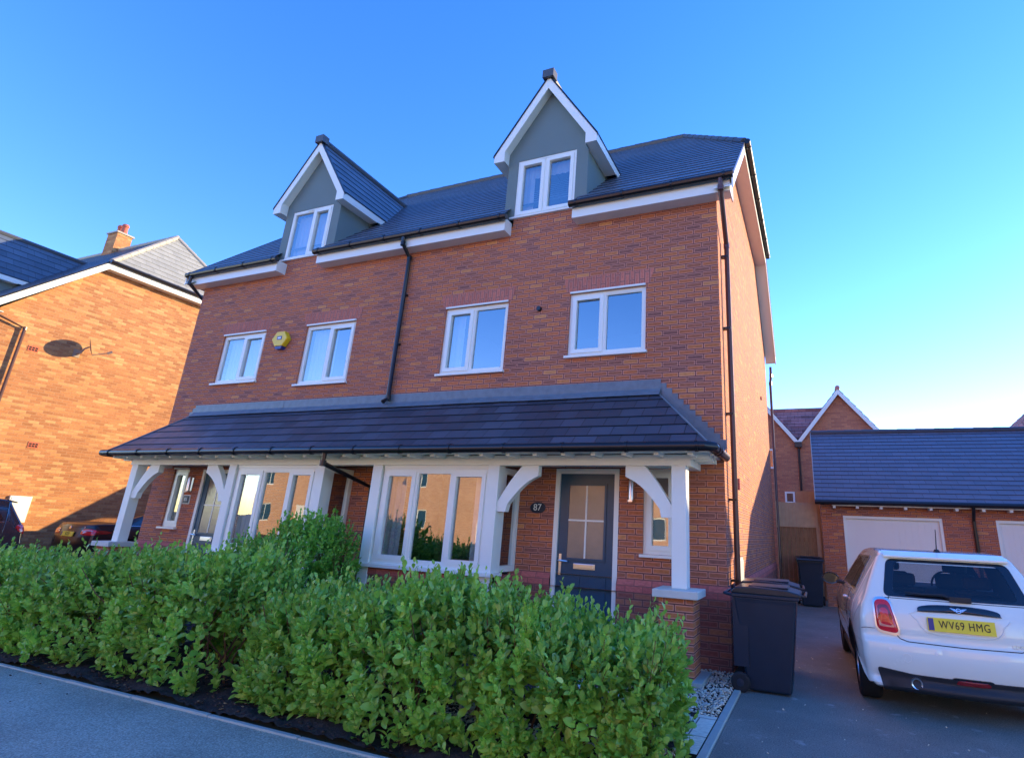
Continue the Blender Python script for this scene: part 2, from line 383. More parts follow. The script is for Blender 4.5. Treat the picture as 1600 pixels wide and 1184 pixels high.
def lintel(parent, x0, x1, z, y=0.0, h=.225):
    m = MB(); m.prism([(x0 - .06, y - .004, z), (x1 + .06, y - .004, z), (x1 + .12, y - .004, z + h), (x0 - .12, y - .004, z + h)], (0, .006, 0))
    return m.build('lintel', MAT['brick_rose'], parent, swap=True)
def brackets(mb, pts, r=.062, axis='x'):
    for p in pts:
        x, y, z = p
        if axis == 'x': mb.lathe([(r * .9, -.018), (r * 1.12, -.018), (r * 1.12, .018), (r * .9, .018)], (x, y, z), 'x', 12)
        else: mb.lathe([(r * .9, -.018), (r * 1.12, -.018), (r * 1.12, .018), (r * .9, .018)], (x, y, z), 'y', 12)
PITCH = .989
def dormer(house, xc, y0, zr, eave_y, eave_z, lights, mats, blinds=None, detailed=True, facew=.745):
    """gabled dormer flush with the wall plane y0, cut into the front slope"""
    hw, ov = facew, .95; ze = zr - 1.43; yf = y0 - .17
    yy = lambda z: eave_y + (z - eave_z) / PITCH        # where the main slope has height z
    d = MB()
    # front wall of render round the window
    wx0, wx1, wz0, wz1 = xc - .555, xc + .535, 6.36, 7.47
    k = (zr - ze) / ov; zt = lambda x: zr - abs(x - xc) * k - .03
    L0, L1 = xc - hw, xc + hw
    d.poly([(L0, y0, 6.2), (wx0, y0, 6.2), (wx0, y0, zt(wx0)), (L0, y0, zt(L0))])
    d.poly([(wx1, y0, 6.2), (L1, y0, 6.2), (L1, y0, zt(L1)), (wx1, y0, zt(wx1))])
    d.poly([(wx0, y0, wz1), (wx1, y0, wz1), (wx1, y0, zt(wx1)), (xc, y0, zr - .03), (wx0, y0, zt(wx0))])
    d.poly([(wx0, y0, wz0), (wx0, y0, wz1), (wx0, y0 + .08, wz1), (wx0, y0 + .08, wz0)]); d.poly([(wx1, y0, wz0), (wx1, y0 + .08, wz0), (wx1, y0 + .08, wz1), (wx1, y0, wz1)])
    d.poly([(wx0, y0, wz1), (wx1, y0, wz1), (wx1, y0 + .08, wz1), (wx0, y0 + .08, wz1)])
    for s in (-1, 1):
        x = xc + s * hw; zc = zt(x)
        q = [(x, y0, 6.5), (x, yy(zc), zc), (x, y0, zc)]
        d.poly(q if s > 0 else q[::-1])
    dw = d.build('dormer', MAT['render'], house)
    r = MB()
    for s in (-1, 1):
        a = (xc + s * ov, yf, ze); b = (xc + s * ov, yy(ze) + .04, ze); t0 = (xc, yf, zr); t1 = (xc, yy(zr) + .05, zr)
        slope(r, a, b, t0, t1, .24)
        r.poly([(xc + s * ov, yf, ze - .03), (xc + s * ov, yy(ze), ze - .03), (xc, yy(zr), zr - .03), (xc, yf, zr - .03)])
        r.poly([(xc + s * ov, yf, ze - .03), (xc, yf, zr - .03), (xc, yf, zr), (xc + s * ov, yf, ze)])
    r.build('dormer_roof', mats['slate'], dw)
    g = MB(); g.tube([(xc, yf - .03, zr + .01), (xc, yy(zr) + .1, zr + .01)], .075, 8); g.box(xc - .105, xc + .105, yf - .06, yf + .10, zr - .07, zr + .09)
    g.build('ridge_tiles', mats['ridge'], dw)
    v = MB()
    for s in (-1, 1):          # dry verge strip and barge boards
        a = Vector((xc, 0, zr - .02)); b = Vector((xc + s * ov, 0, ze - .02)); dn = Vector((0, 0, -.19))
        P = [(a.x, yf, a.z), (b.x, yf, b.z), (b.x, yf, b.z + dn.z * .72), (xc + s * (ov - .2), yf, ze - .02 + dn.z * .72), (xc + s * (ov - .2), yf, ze + k * .2 - .26), (a.x, yf, a.z - .24)]
        v.prism(P, (0, .025, 0))
        v.prism([(a.x, yf + .025, a.z - .2), (xc + s * (ov - .2), yf + .025, ze + k * .2 - .22), (xc + s * (ov - .2), y0, ze + k * .2 - .22), (a.x, y0, a.z - .2)], (0, 0, .02))
        # boxed end and side eaves
        x0, x1 = xc + s * (hw + .0), xc + s * ov
        v.box(x0, x1, yf + .025, yy(ze) - .25, ze - .157, ze - .14)
        v.box(xc + s * (ov - .2), xc + s * (ov - .185), yf + .025, y0, ze - .157, ze + k * .2 - .2)
        v.box(x1 - s * .02, x1, yf + .025, yy(ze) - .02, ze - .14, ze - .02)
    v.build('bargeboard', MAT['white'], dw)
    bk = MB()
    for s in (-1, 1):
        bk.prism([(xc, yf - .012, zr + .02), (xc + s * (ov + .02), yf - .012, ze - .01), (xc + s * (ov + .02), yf - .012, ze - .05), (xc, yf - .012, zr - .03)], (0, .05, 0))
    bk.build('verge_strip', MAT['black'], dw)
    window(house, wx0, wx1, wz0, wz1, y0 + .03, lights, sill=False, head=False, vent=True, blind=blinds, name='dormer_window')
    sl = MB(); sl.box(wx0 - .06, wx1 + .06, y0 - .05, y0 + .05, 6.33, 6.36); sl.build('dormer_sill', MAT['white'], dw)
def roof(house, xl, xr, y0, mats, dorm=(), hip_r=None, eave_z=6.28):
    """half-hipped roof over a house of depth 8.2 whose side walls stand at xl and xr"""
    oh = .27; L, Rr = xl - oh, xr + oh; ye, yb = y0 - .27, y0 + 8.47; yr = y0 + 4.1; zr = eave_z + (yr - ye) * PITCH; zh = 8.33; yh = ye + (zh - eave_z) / PITCH; yhb = 2 * yr - yh
    xi = 1.57; m = MB()
    yk = y0 + .10; zk = eave_z + (yk - ye) * PITCH; cut = [L] + [c for d_ in sorted(dorm) for c in (d_ - .62, d_ + .62)] + [Rr]
    for a, b in zip(cut[::2], cut[1::2]): slope(m, (a, ye, eave_z), (b, ye, eave_z), (a, yk, zk), (b, yk, zk), .24, u0=a - L)
    slope(m, (L, yk, zk), (Rr, yk, zk), (L, yh, zh), (Rr, yh, zh), .24); slope(m, (L, yb, eave_z), (Rr, yb, eave_z), (L, yhb, zh), (Rr, yhb, zh), .24)
    for s, e, h in ((1, ye, yh), (-1, yb, yhb)):
        slope(m, (L, h, zh), (Rr, h, zh), (L + xi, yr, zr), (Rr - xi, yr, zr), .24)
    ro = m.build('roof', mats['slate'], house)
    hp = MB()
    slope(hp, (Rr, yh, zh), (Rr, yhb, zh), (Rr - xi, yr, zr), (Rr - xi, yr, zr), .24)
    slope(hp, (L, yhb, zh), (L, yh, zh), (L + xi, yr, zr), (L + xi, yr, zr), .24)
    split(hp.build('half_hip', hip_r or mats['slate'], ro))
    rt = MB()
    def caps(a, b, r=.07, st=.42):
        a, b = Vector(a), Vector(b); n = max(1, round((b - a).length / st))
        for i in range(n):
            p, q = a.lerp(b, i / n), a.lerp(b, (i + 1) / n + .03 / max(.1, (b - a).length)); rt.tube([p, q], [r * 1.08, r * .96], 8)
    caps((L + xi, yr, zr + .01), (Rr - xi, yr, zr + .01))
    for X, XI in ((Rr, Rr - xi), (L, L + xi)):
        caps((X, yh, zh), (XI, yr, zr)); caps((X, yhb, zh), (XI, yr, zr))
    rt.build('ridge_tiles', mats['ridge'], ro)
    # verge boards, soffits and half-hip eaves on both gables
    vb = MB(); gt = MB(); vs = MB()
    for X, s in ((Rr, 1), (L, -1)):
        xin = X - s * oh
        for e, h in ((ye, yh), (yb, yhb)):
            a = Vector((X - s * .02, e, eave_z - .03)); b = Vector((X - s * .02, h, zh - .03))
            vb.prism([a, b, b + Vector((0, 0, -.22)), a + Vector((0, 0, -.22))], (s * .02, 0, 0))
            vb.prism([Vector((xin, e, eave_z - .22)), Vector((xin, h, zh - .22)), Vector((X - s * .02, h, zh - .22)), Vector((X - s * .02, e, eave_z - .22))], (0, 0, .015))
            vs.prism([a + Vector((s * .02, 0, -.005)), b + Vector((s * .02, 0, -.005)), b + Vector((s * .02, 0, .05)), a + Vector((s * .02, 0, .05))], (s * .012, 0, 0))
        vb.box(X - s * .02, X, yh, yhb, zh - .25, zh - .03); vb.box(xin, X - s * .02, yh, yhb, zh - .25, zh - .235)
        gt.tube([(X + s * .055, yh - .05, zh - .03), (X + s * .055, yhb + .05, zh - .03)], .055, 10)
        brackets(gt, [(X + s * .055, yh + .1 + i * (yhb - yh - .2) / 5, zh - .03) for i in range(6)], .055, 'y')
    split(vb.build('bargeboard', MAT['white'], ro)); split(vs.build('verge_strip', MAT['black'], ro))
    split(gt.build('half_hip_gutter', MAT['black'], ro))
    return ro
# gable wall outline (jerkinhead)
def gable(mb, x, y0, s):
    P = [(x, y0, 0), (x, y0 + 8.2, 0), (x, y0 + 8.2, 6.2), (x, y0 + 6.35, 8.12), (x, y0 + 1.85, 8.12), (x, y0, 6.2)]
    mb.poly(P if s > 0 else P[::-1])

# ================================================================== THE SEMI-DETACHED HOUSE
XL, XR = -10.86, 0.0
house = thing('semi_detached_house', 'red brick pair of houses with two gabled dormers and a slate canopy over the porches', 'house', (-5.43, 4.1, 0))
UP = [(-9.836, -8.65, 3.858, 4.846), (-7.585, -6.397, 3.72, 4.846), (-4.468, -3.28, 3.72, 4.846), (-2.215, -1.029, 3.858, 4.846)]
DOORS = [(-9.49, -8.575, .1, 2.2), (-2.272, -1.357, .1, 2.24)]
SIDEW = [(-10.30, -9.87, 1.16, 2.2), (-1.03, -.60, 1.2, 2.24)]
BAYS = [(-7.93, -5.86), (-4.90, -2.80)]
DX = [-8.085, -2.78]
m = MB()
ops = UP + DOORS + SIDEW + [(b[0] + .12, b[1] - .12, .3, 2.2) for b in BAYS]
wall_xz(m, 0, XL, XR, .9, 6.10, [(o[0], o[1], max(o[2], .9), o[3]) for o in ops])
for xc in DX: wall_xz(m, 0, xc - .62, xc + .62, 6.10, 6.34)
gable(m, XR, 0, 1); gable(m, XL, 0, -1)
m.poly([(XR, 8.2, 0), (XL, 8.2, 0), (XL, 8.2, 6.2), (XR, 8.2, 6.2)])
m.build('wall', MAT['brick'], house)
m = MB()
wall_xz(m, -.03, XL - .0, XR + .028, 0, .75, [(o[0], o[1], max(o[2], .0), .751) for o in DOORS] + [(b[0] + .1, b[1] - .1, -.001, .751) for b in BAYS])
m.poly([(XR + .028, -.03, 0), (XR + .028, 8.2, 0), (XR + .028, 8.2, .75), (XR + .028, -.03, .75)])
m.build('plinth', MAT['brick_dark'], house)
m = MB()   # two splayed red courses above the plinth
cuts = sorted([(o[0], o[1]) for o in DOORS] + [(b[0] + .1, b[1] - .1) for b in BAYS]); x = XL
for a, b in cuts + [(XR + .03, None)]:
    m.poly([(x, -.032, .75), (a, -.032, .75), (a, -.032, .825), (x, -.032, .825)]); m.poly([(x, -.032, .825), (a, -.032, .825), (a, -.002, .9), (x, -.002, .9)]); x = b
m.poly([(.03, -.032, .75), (.03, 8.2, .75), (.03, 8.2, .825), (.03, -.032, .825)]); m.poly([(.03, -.032, .825), (.03, 8.2, .825), (.002, 8.2, .9), (.002, -.002, .9)])
split(m.build('plinth_band', MAT['brick_red'], house))
# floors and partitions that close the rooms
m = MB(); m.box(XL + .1, XR - .1, .16, 8.0, 2.65, 2.85); m.box(XL + .1, XR - .1, .16, 8.0, 5.3, 5.5); m.box(-5.5, -5.36, .16, 8.0, 0.1, 6.0); m.box(XL + .1, XR - .1, 3.2, 3.3, 0, 8.8); m.box(XL + .05, XR - .05, .16, 8.0, 0, .12)
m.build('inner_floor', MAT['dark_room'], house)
for i, o in enumerate(UP):
    sashes = [[(.5, 0), (.5, 1)], [(.5, 0), (.5, 1)], [(.46, 1), (.54, 0)], [(.46, 1), (.54, 0)]][i]
    cur = [[(o[0] + .06, o[1] - .06, o[2] + .05, o[3] - .05)], [(o[0] + .06, o[0] + .62, o[2] + .05, o[3] - .05)], [(o[0] + .06, o[0] + .3, o[2] + .05, o[3] - .05)], []][i]
    window(house, o[0], o[1], o[2], o[3], .05, sashes, blind=cur)
    lintel(house, o[0], o[1], o[3] + .03)
for i, o in enumerate(SIDEW):
    window(house, o[0], o[1], o[2], o[3], .05, [(1, 1)], name='slim_window')
    q = MB(); q.box(o[0] + .05, o[1] - .05, .10, .11, o[2] + .05, o[3] - .05); q.build('obscure_backing', MAT['obscure'], house.children[-1])
rf = roof(house, XL, XR, 0, {'slate': MAT['slate_main'], 'ridge': MAT['ridge']}, dorm=DX)
DM = {'slate': MAT['slate_main'], 'ridge': MAT['ridge']}
dormer(house, DX[1], 0, 9.0, -.27, 6.28, [(.48, 1), (.52, 1)], DM, blinds=[(-3.28, -2.3, 7.18, 7.42), (-3.28, -3.08, 6.4, 7.42)])
dormer(house, DX[0], 0, 9.0, -.27, 6.28, [(.55, 0), (.45, 1)], DM, blinds=[(-8.6, -7.6, 6.42, 7.42)])
# fascia, soffit and gutters between the dormers
fa = MB(); gu = MB()
for a, b in ((XL - .22, -8.50), (-7.45, -3.36), (-2.17, XR + .22)):
    fa.box(a, b, -.215, -.19, 6.03, 6.265); fa.box(a, b, -.19, .0, 6.03, 6.045)
    fa.box(a, a + .02, -.19, .12, 6.045, 6.26); fa.box(b - .02, b, -.19, .12, 6.045, 6.26)
    ga, gb = a - .03, b + .05
    gu.tube([(ga, -.275, 6.245), (gb, -.275, 6.245)], .056, 10)
    nb = max(2, round((gb - ga) / .9)); brackets(gu, [(ga + .12 + i * (gb - ga - .24) / nb, -.275, 6.245) for i in range(nb + 1)], .057)
fa.build('fascia', MAT['white'], rf); gu.build('gutter', MAT['black'], rf, smooth='auto')
# downpipes
def pipe(parent, path, name='downpipe', mat='black', clips=()):
    d = MB(); d.tube(path, .036, 10)
    for p in path[1:-1]: d.lathe([(.036, -.04), (.043, -.04), (.043, .04), (.036, .04)], p, 'z', 10)
    for c in clips: d.box(c[0] - .05, c[0] + .05, c[1] - .01, c[1] + .05, c[2] - .012, c[2] + .012)
    return d.build(name, MAT[mat], parent, smooth='auto')
pipe(house, [(-5.36, -.275, 6.2), (-5.36, -.27, 6.08), (-5.36, -.06, 5.9), (-5.36, -.06, 3.36), (-5.36, -.16, 3.28)], clips=[(-5.36, -.05, 5.2), (-5.36, -.05, 4.3)])
pipe(house, [(-5.52, -.985, 2.36), (-5.52, -.985, 2.20), (-5.40, -.07, 1.93), (-5.40, -.06, .1)], name='canopy_downpipe')
pipe(house, [(.10, -.275, 6.2), (.10, -.275, 6.05), (.075, .34, 5.48), (.075, .34, .15)], name='side_downpipe', mat='brown_and_sunlit_pvc')  # black pipe; its brown is sunlight put into the colour
m = MB()
for z in (5.3, 4.2, 3.0, 1.9, .95): m.box(-.0, .10, .30, .38, z - .014, z + .014)
split(m.build('pipe_clip', MAT['black'], house))
pipe(house, [(XL - .1, -.275, 6.2), (XL - .1, -.275, 6.05), (XL - .075, .2, 5.7), (XL - .075, .2, .15)], name='side_downpipe')
pipe(house, [(.12, 8.42, 5.95), (.12, 8.42, 5.7), (.10, 8.3, 5.45), (.10, 8.3, .1)], name='rear_downpipe', mat='brown_and_sunlit_pvc')  # black as well, coloured brown to stand in for sun on it
m = MB(); m.box(.0, .03, 6.0, 6.12, 4.5, 4.56); m.box(0.0, .03, 1.25, 1.33, 2.1, 2.25); split(m.build('wall_vent', MAT['brick_red'], house))

# ---------------------------------------------------------------- canopy roof
YE, ZE, ZT = -.93, 2.41, 3.26
hipR_t, hipR_b = -.87, -.03; hipL_t, hipL_b = -10.08, -10.83
c = MB()
slope(c, (hipL_b, YE, ZE), (hipR_b, YE, ZE), (hipL_t, 0, ZT), (hipR_t, 0, ZT), .2, .011)
slope(c, (hipR_b, YE, ZE), (hipR_b, 0, ZE), (hipR_t, 0, ZT), (hipR_t, 0, ZT), .2, .011)
slope(c, (hipL_b, 0, ZE), (hipL_b, YE, ZE), (hipL_t, 0, ZT), (hipL_t, 0, ZT), .2, .011)
can = c.build('canopy_roof', MAT['slate'], house)
l = MB()
x = hipL_t - .04; i = 0
while x < hipR_t + .02:     # lapped lead sheets along the wall
    x2 = min(x + 1.18, hipR_t + .07); e = .004 * (i % 2)
    l.poly([(x - .03, -.012 - e, 3.43), (x - .03, -.014 - e, 3.30), (x2, -.014 - e, 3.30), (x2, -.012 - e, 3.43)][::-1] if 0 else [(x - .03, -.014 - e, 3.295), (x2, -.014 - e, 3.295), (x2, -.012 - e, 3.435), (x - .03, -.012 - e, 3.435)])
    l.poly([(x - .03, -.12, 3.195 + e), (x2, -.12, 3.195 + e), (x2, -.014 - e, 3.297 + e), (x - .03, -.014 - e, 3.297 + e)])
    x = x2; i += 1
nst = 11
for s, (t, b) in ((1, (hipR_t, hipR_b)), (-1, (hipL_t, hipL_b))):
    for i in range(nst):    # stepped flashing down the hips
        x0 = t + (b - t) * i / nst; x1 = t + (b - t) * (i + 1) / nst; zz = ZT + (ZE - ZT) * i / nst; z1 = ZT + (ZE - ZT) * (i + 1) / nst; yy = -.010 - .004 * (i % 2)
        P = [(x0 - s * .02, yy, zz - .05), (x1, yy, z1 - .04), (x1 + s * .02, yy, z1 + .0), (x1 + s * .07, yy, z1 + .10), (x1 + s * .07, yy, zz + .115), (x0 + s * .03, yy, zz + .125)]
        if s < 0: P = P[::-1]
        l.poly(P)
l.build('flashing', MAT['lead'], can)
h = MB(); h.tube([(hipR_b, YE, ZE + .015), (hipR_t, 0, ZT + .015)], .012, 6); h.tube([(hipL_b, YE, ZE + .015), (hipL_t, 0, ZT + .015)], .012, 6); split(h.build('hip_trim', MAT['lead'], can))
g = MB(); gy, gz = -.985, 2.385
g.tube([(-10.90, 0.0, gz), (-10.90, gy + .06, gz), (-10.84, gy, gz), (-.05, gy, gz), (.02, gy + .06, gz), (.02, 0.0, gz)], .056, 12)
nb = 13; brackets(g, [(-10.6 + i * 10.45 / nb, gy, gz) for i in range(nb + 1)], .058); brackets(g, [(.02, -.75, gz), (.02, -.6, gz)], .058, 'y')
g.build('canopy_gutter', MAT['black'], can, smooth='auto')
f = MB(); f.box(-10.8, -.05, -.925, -.60, 2.352, 2.372); f.box(-10.8, -.05, -.935, -.925, 2.335, 2.385)
f.box(-.33, -.04, -.60, -.0, 2.352, 2.372); f.box(-10.8, -10.52, -.60, 0, 2.352, 2.372)
n = 27
for i in range(n + 1):
    x = -10.62 + i * 10.38 / n; f.box(x - .028, x + .028, -.90, -.60, 2.30, 2.352)
for y in (-.62, -.38, -.15):
    f.box(-.285, -.07, y - .028, y + .028, 2.285, 2.352); f.box(-10.78, -10.56, y - .028, y + .028, 2.285, 2.352)
f.build('rafter_feet', MAT['white_paint'], can)
cl = MB(); cl.poly([(-10.8, -.6, 2.345), (-.3, -.6, 2.345), (-.3, 0, 2.345), (-10.8, 0, 2.345)][::-1]); cl.build('canopy_ceiling', MAT['white_paint'], can)
b = MB(); b.box(-10.56, -.29, -.63, -.46, 2.215, 2.34); b.box(-.46, -.29, -.46, 0, 2.215, 2.34); b.box(-10.56, -10.39, -.46, 0, 2.215, 2.34)
b.build('beam', MAT['white_paint'], house)
PW = .17
for x, z0 in ((-10.52, .80), (-7.95, .1), (-6.02, .1), (-4.92, .1), (-2.98, .1), (-.515, .89)):
    p = MB(); p.box(x, x + PW, -.632 if 0 else -.625, -.46, z0, 2.215); p.build('post', MAT['white_paint'], house, bevel=.006)
def brace(px, s):
    """curved timber bracket from post face px going in direction s up to the beam"""
    P = []
    outer = [(.565, 0), (.565, -.13)] + [(.565 - .42 * (t ** 1.0) , -.13 - .36 * t - .07 * math.sin(t * math.pi) * -1 * 0 - .0 + .055 * math.sin(math.pi * t)) for t in (0.15, .3, .45, .6, .75, .9, 1.0)] + [(.125, -.585), (0, -.585)]
    inner = [(0, -.46)] + [(.33 * t, -.46 + .46 * t + .03 * math.sin(math.pi * t)) for t in (.25, .5, .75)] + [(.33, 0)]
    for d, z in outer + inner: P.append((px + s * d, -.60, 2.215 + z))
    q = MB(); q.prism(P, (0, .09, 0)); q.build('brace', MAT['white_paint'], house)
brace(-10.35, 1); brace(-7.95, -1); brace(-2.81, 1); brace(-.515, -1)
for x0, lab in ((-.62, 'r'), (-10.63, 'l')):
    pr = MB(); pr.box(x0 - 0 + .0, x0 + .37, -.77, -.41, .05, .81); po = pr.build('pier', MAT['brick'], house)
    cs = MB(); cs.box(x0 - .06, x0 + .43, -.83, -.36, .81, .89); cs.build('capstone', MAT['stone'], po, bevel=.008)
    sl = MB(); sl.box(x0 - .1, x0 + .47, -.87, -.31, .0, .06); sl.build('footing', MAT['concrete'], po, bevel=.006)
# ---------------------------------------------------------------- bay windows
for bi, (a, b_) in enumerate(BAYS):
    y = -.57; x0, x1 = a + .17, b_ - .17
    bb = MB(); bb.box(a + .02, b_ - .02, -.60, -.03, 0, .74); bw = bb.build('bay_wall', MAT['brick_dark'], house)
    bd = MB(); bd.box(a + .01, b_ - .01, -.612, -.03, .74, .845); bd.build('bay_band', MAT['brick_red'], bw)
    fo = window(house, x0, x1, .90, 2.17, y, [(.32, 1), (.36, 0), (.32, 1)] if bi else [(.34, 1), (.36, 0), (.30, 1)], name='bay_window', sill=False, head=False,
        blind=[(x0 + .05, x0 + .3, .95, 2.1), (x1 - .28, x1 - .05, .95, 2.1)] if bi else [(x0 + .05, x0 + .45, .95, 2.1)])
    sl = MB(); sl.box(a - .04, b_ + .04, -.70, -.42, .845, .885); sl.box(x0, x1, -.63, -.5, .885, .90); sl.build('bay_sill', MAT['white'], fo)
    sl = MB(); sl.box(x0, x1, -.60, -.5, 2.17, 2.2155); sl.build('bay_head', MAT['white'], fo)
    for xs in (a + .05, b_ - .05):      # glazed returns
        rt = MB(); ya, yb = -.46, -.0
        for (p, q_, z0, z1) in ((ya, ya + .06, .885, 2.2), (yb - .06, yb, .885, 2.2), (ya + .06, yb - .06, .885, .96), (ya + .06, yb - .06, 2.12, 2.2)): rt.box(xs - .035, xs + .035, p, q_, z0, z1)
        ro = rt.build('bay_return', MAT['white'], fo)
        pn = MB(); pn.poly([(xs, ya + .06, .96), (xs, yb - .06, .96), (xs, yb - .06, 2.12), (xs, ya + .06, 2.12)]); pn.build('bay_return_pane', MAT['glass'], fo)
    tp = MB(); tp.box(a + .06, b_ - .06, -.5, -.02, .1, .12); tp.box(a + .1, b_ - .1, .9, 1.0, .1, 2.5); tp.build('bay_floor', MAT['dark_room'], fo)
# ---------------------------------------------------------------- front doors
for di, (a, b_, z0, z1) in enumerate(DOORS):
    y = .03
    d = MB(); d.box(a + .065, b_ - .065, y, y + .045, z0 + .05, z1 - .065)
    gx0, gx1, gz0, gz1 = a + .205, b_ - .205, 1.10, 2.02
    lp = MB()
    for q in ((gx0 - .03, gx0, gz0 - .03, gz1 + .03), (gx1, gx1 + .03, gz0 - .03, gz1 + .03), (gx0, gx1, gz1, gz1 + .03), (gx0, gx1, gz0 - .03, gz0)): d.box(q[0], q[1], y - .014, y, q[2], q[3])
    for q in ((a + .16, a + .40), (b_ - .40, b_ - .16)): d.box(q[0], q[1], y - .008, y, .3, .88)
    do = d.build('front_door', MAT['navy'], house)
    fr = MB(); fr.box(a, a + .065, y - .03, y + .07, z0, z1); fr.box(b_ - .065, b_, y - .03, y + .07, z0, z1); fr.box(a + .065, b_ - .065, y - .03, y + .07, z1 - .065, z1); fr.build('door_frame', MAT['white'], do)
    gl = MB(); gl.box(gx0, gx1, y - .004, y - .001, gz0, gz1); gl.build('door_glazing', MAT['obscure'], do)
    gb = MB(); xm, zm = (gx0 + gx1) / 2, gz0 + .47; gb.box(xm - .011, xm + .011, y - .010, y - .0045, gz0, gz1); gb.box(gx0, xm - .011, y - .010, y - .0045, zm - .011, zm + .011); gb.box(xm + .011, gx1, y - .010, y - .0045, zm - .011, zm + .011); gb.build('glazing_bar', MAT['white'], do)
    hd = MB(); hx = a + .115
    hd.box(hx - .017, hx + .017, y - .010, y, .88, 1.14); hd.tube([(hx, y - .01, 1.06), (hx, y - .06, 1.06), (hx + .02, y - .065, 1.06), (hx + .13, y - .065, 1.055)], .011, 8); hd.lathe([(.0, -.016), (.014, -.016), (.014, 0)], (hx, y - .0, .93), 'y', 10); hd.build('handle', MAT['chrome'], do, smooth='auto')
    lt = MB(); lt.box(xm - .15, xm + .15, y - .012, y, .965, 1.035); lt.box(xm - .125, xm + .125, y - .02, y - .012, .98, 1.03); lt.build('letter_plate', MAT['chrome'], do, bevel=.003)
    sp = MB(); sp.box(a - .05, b_ + .05, -.35, .06, 0.0, .1); sp.build('doorstep', MAT['concrete'], do)

# things fixed to the walls
def wall_lamp(x, z, label):
    t = thing('wall_lamp', label, 'wall lamp', (x, 0, z), group='lamps beside the two front doors')
    q = MB(); q.box(x - .022, x + .022, -.012, 0, z - .12, z + .12); q.box(x - .03, x + .03, -.10, -.012, z - .15, z - .125); q.build('lamp_base', MAT['chrome'], t)
    q = MB(); q.lathe([(0, -.14), (.03, -.14), (.03, .1), (.02, .13), (0, .13)], (x, -.065, z), 'z', 14); q.build('lamp_tube', MAT['chrome'], t, smooth='auto')
wall_lamp(-1.175, 1.97, 'chrome tube wall lamp between the navy door numbered 87 and a slim window')
wall_lamp(-9.70, 1.93, 'chrome tube wall lamp above the square plaque of the farther porch')
t = thing('number_plaque', 'small dark oval plaque with white number 87 beside the navy front door', 'house number', (-2.52, 0, 1.715))
q = MB(); q.lathe([(0, -.016), (.088, -.016), (.094, -.008), (.094, 0)], (0, 0, 0), 'y', 28)
q.v = [(p[0] * 1.25 - 2.52, p[1], p[2] * .8 + 1.715) for p in q.v]; q.build('plate', MAT['plaque'], t)
RX = Matrix.Rotation(math.pi / 2, 4, 'X')
text('87', .125, MAT['white_paint'], t, 'numeral', Matrix.Translation((0, -.019, 0)) @ RX)
t = thing('number_plaque', 'dark square plaque with a pale border beside the farther front door', 'house number', (-9.755, 0, 1.655))
q = MB(); q.box(-9.85, -9.66, -.012, 0, 1.575, 1.735); q.build('border', MAT['white_paint'], t, bevel=.01)
q = MB(); q.box(-9.835, -9.675, -.018, -.012, 1.59, 1.72); q.build('plate', MAT['plaque'], t)
text('85', .09, MAT['white_paint'], t, 'numeral', Matrix.Translation((0, -.021, 0)) @ RX)
t = thing('alarm_box', 'yellow hexagonal burglar alarm box with blue base between two upper windows', 'alarm', (-8.13, 0, 4.62))
q = MB(); P = [(-8.13 + .2 * math.cos(a), 0, 4.62 + .165 * math.sin(a)) for a in [R(60 * k) for k in range(6)]]
q.prism(P, (0, -.10, 0)); q.build('case', MAT['yellow'], t, bevel=.012)
q = MB(); q.prism([(-8.225, 0, 4.474), (-8.035, 0, 4.474), (-8.065, 0, 4.42), (-8.195, 0, 4.42)], (0, -.09, 0)); q.build('strobe', MAT['bluep'], t)
q = MB(); q.box(-8.19, -8.07, -.1035, -.1, 4.60, 4.67); q.build('badge', MAT['bluep'], t); q = MB(); q.box(-8.17, -8.09, -.105, -.1035, 4.62, 4.65); q.build('badge_lettering', MAT['white'], t)
# the round stopped-up pipe outlet between right upper windows
q = MB(); q.lathe([(0, -.05), (.035, -.05), (.04, -.03), (.04, 0)], (-2.72, 0, 4.66), 'y', 14); q.build('wall_outlet', MAT['black'], house)
t = thing('meter_box', 'white meter box low on the side wall behind the wheelie bins', 'meter box', (0, .85, .9))
q = MB(); q.box(0.0, .06, .62, 1.05, .55, 1.2); q.build('case', MAT['white'], t); q = MB(); q.box(.06, .07, .65, 1.02, .58, 1.17); q.build('door', MAT['white'], t)

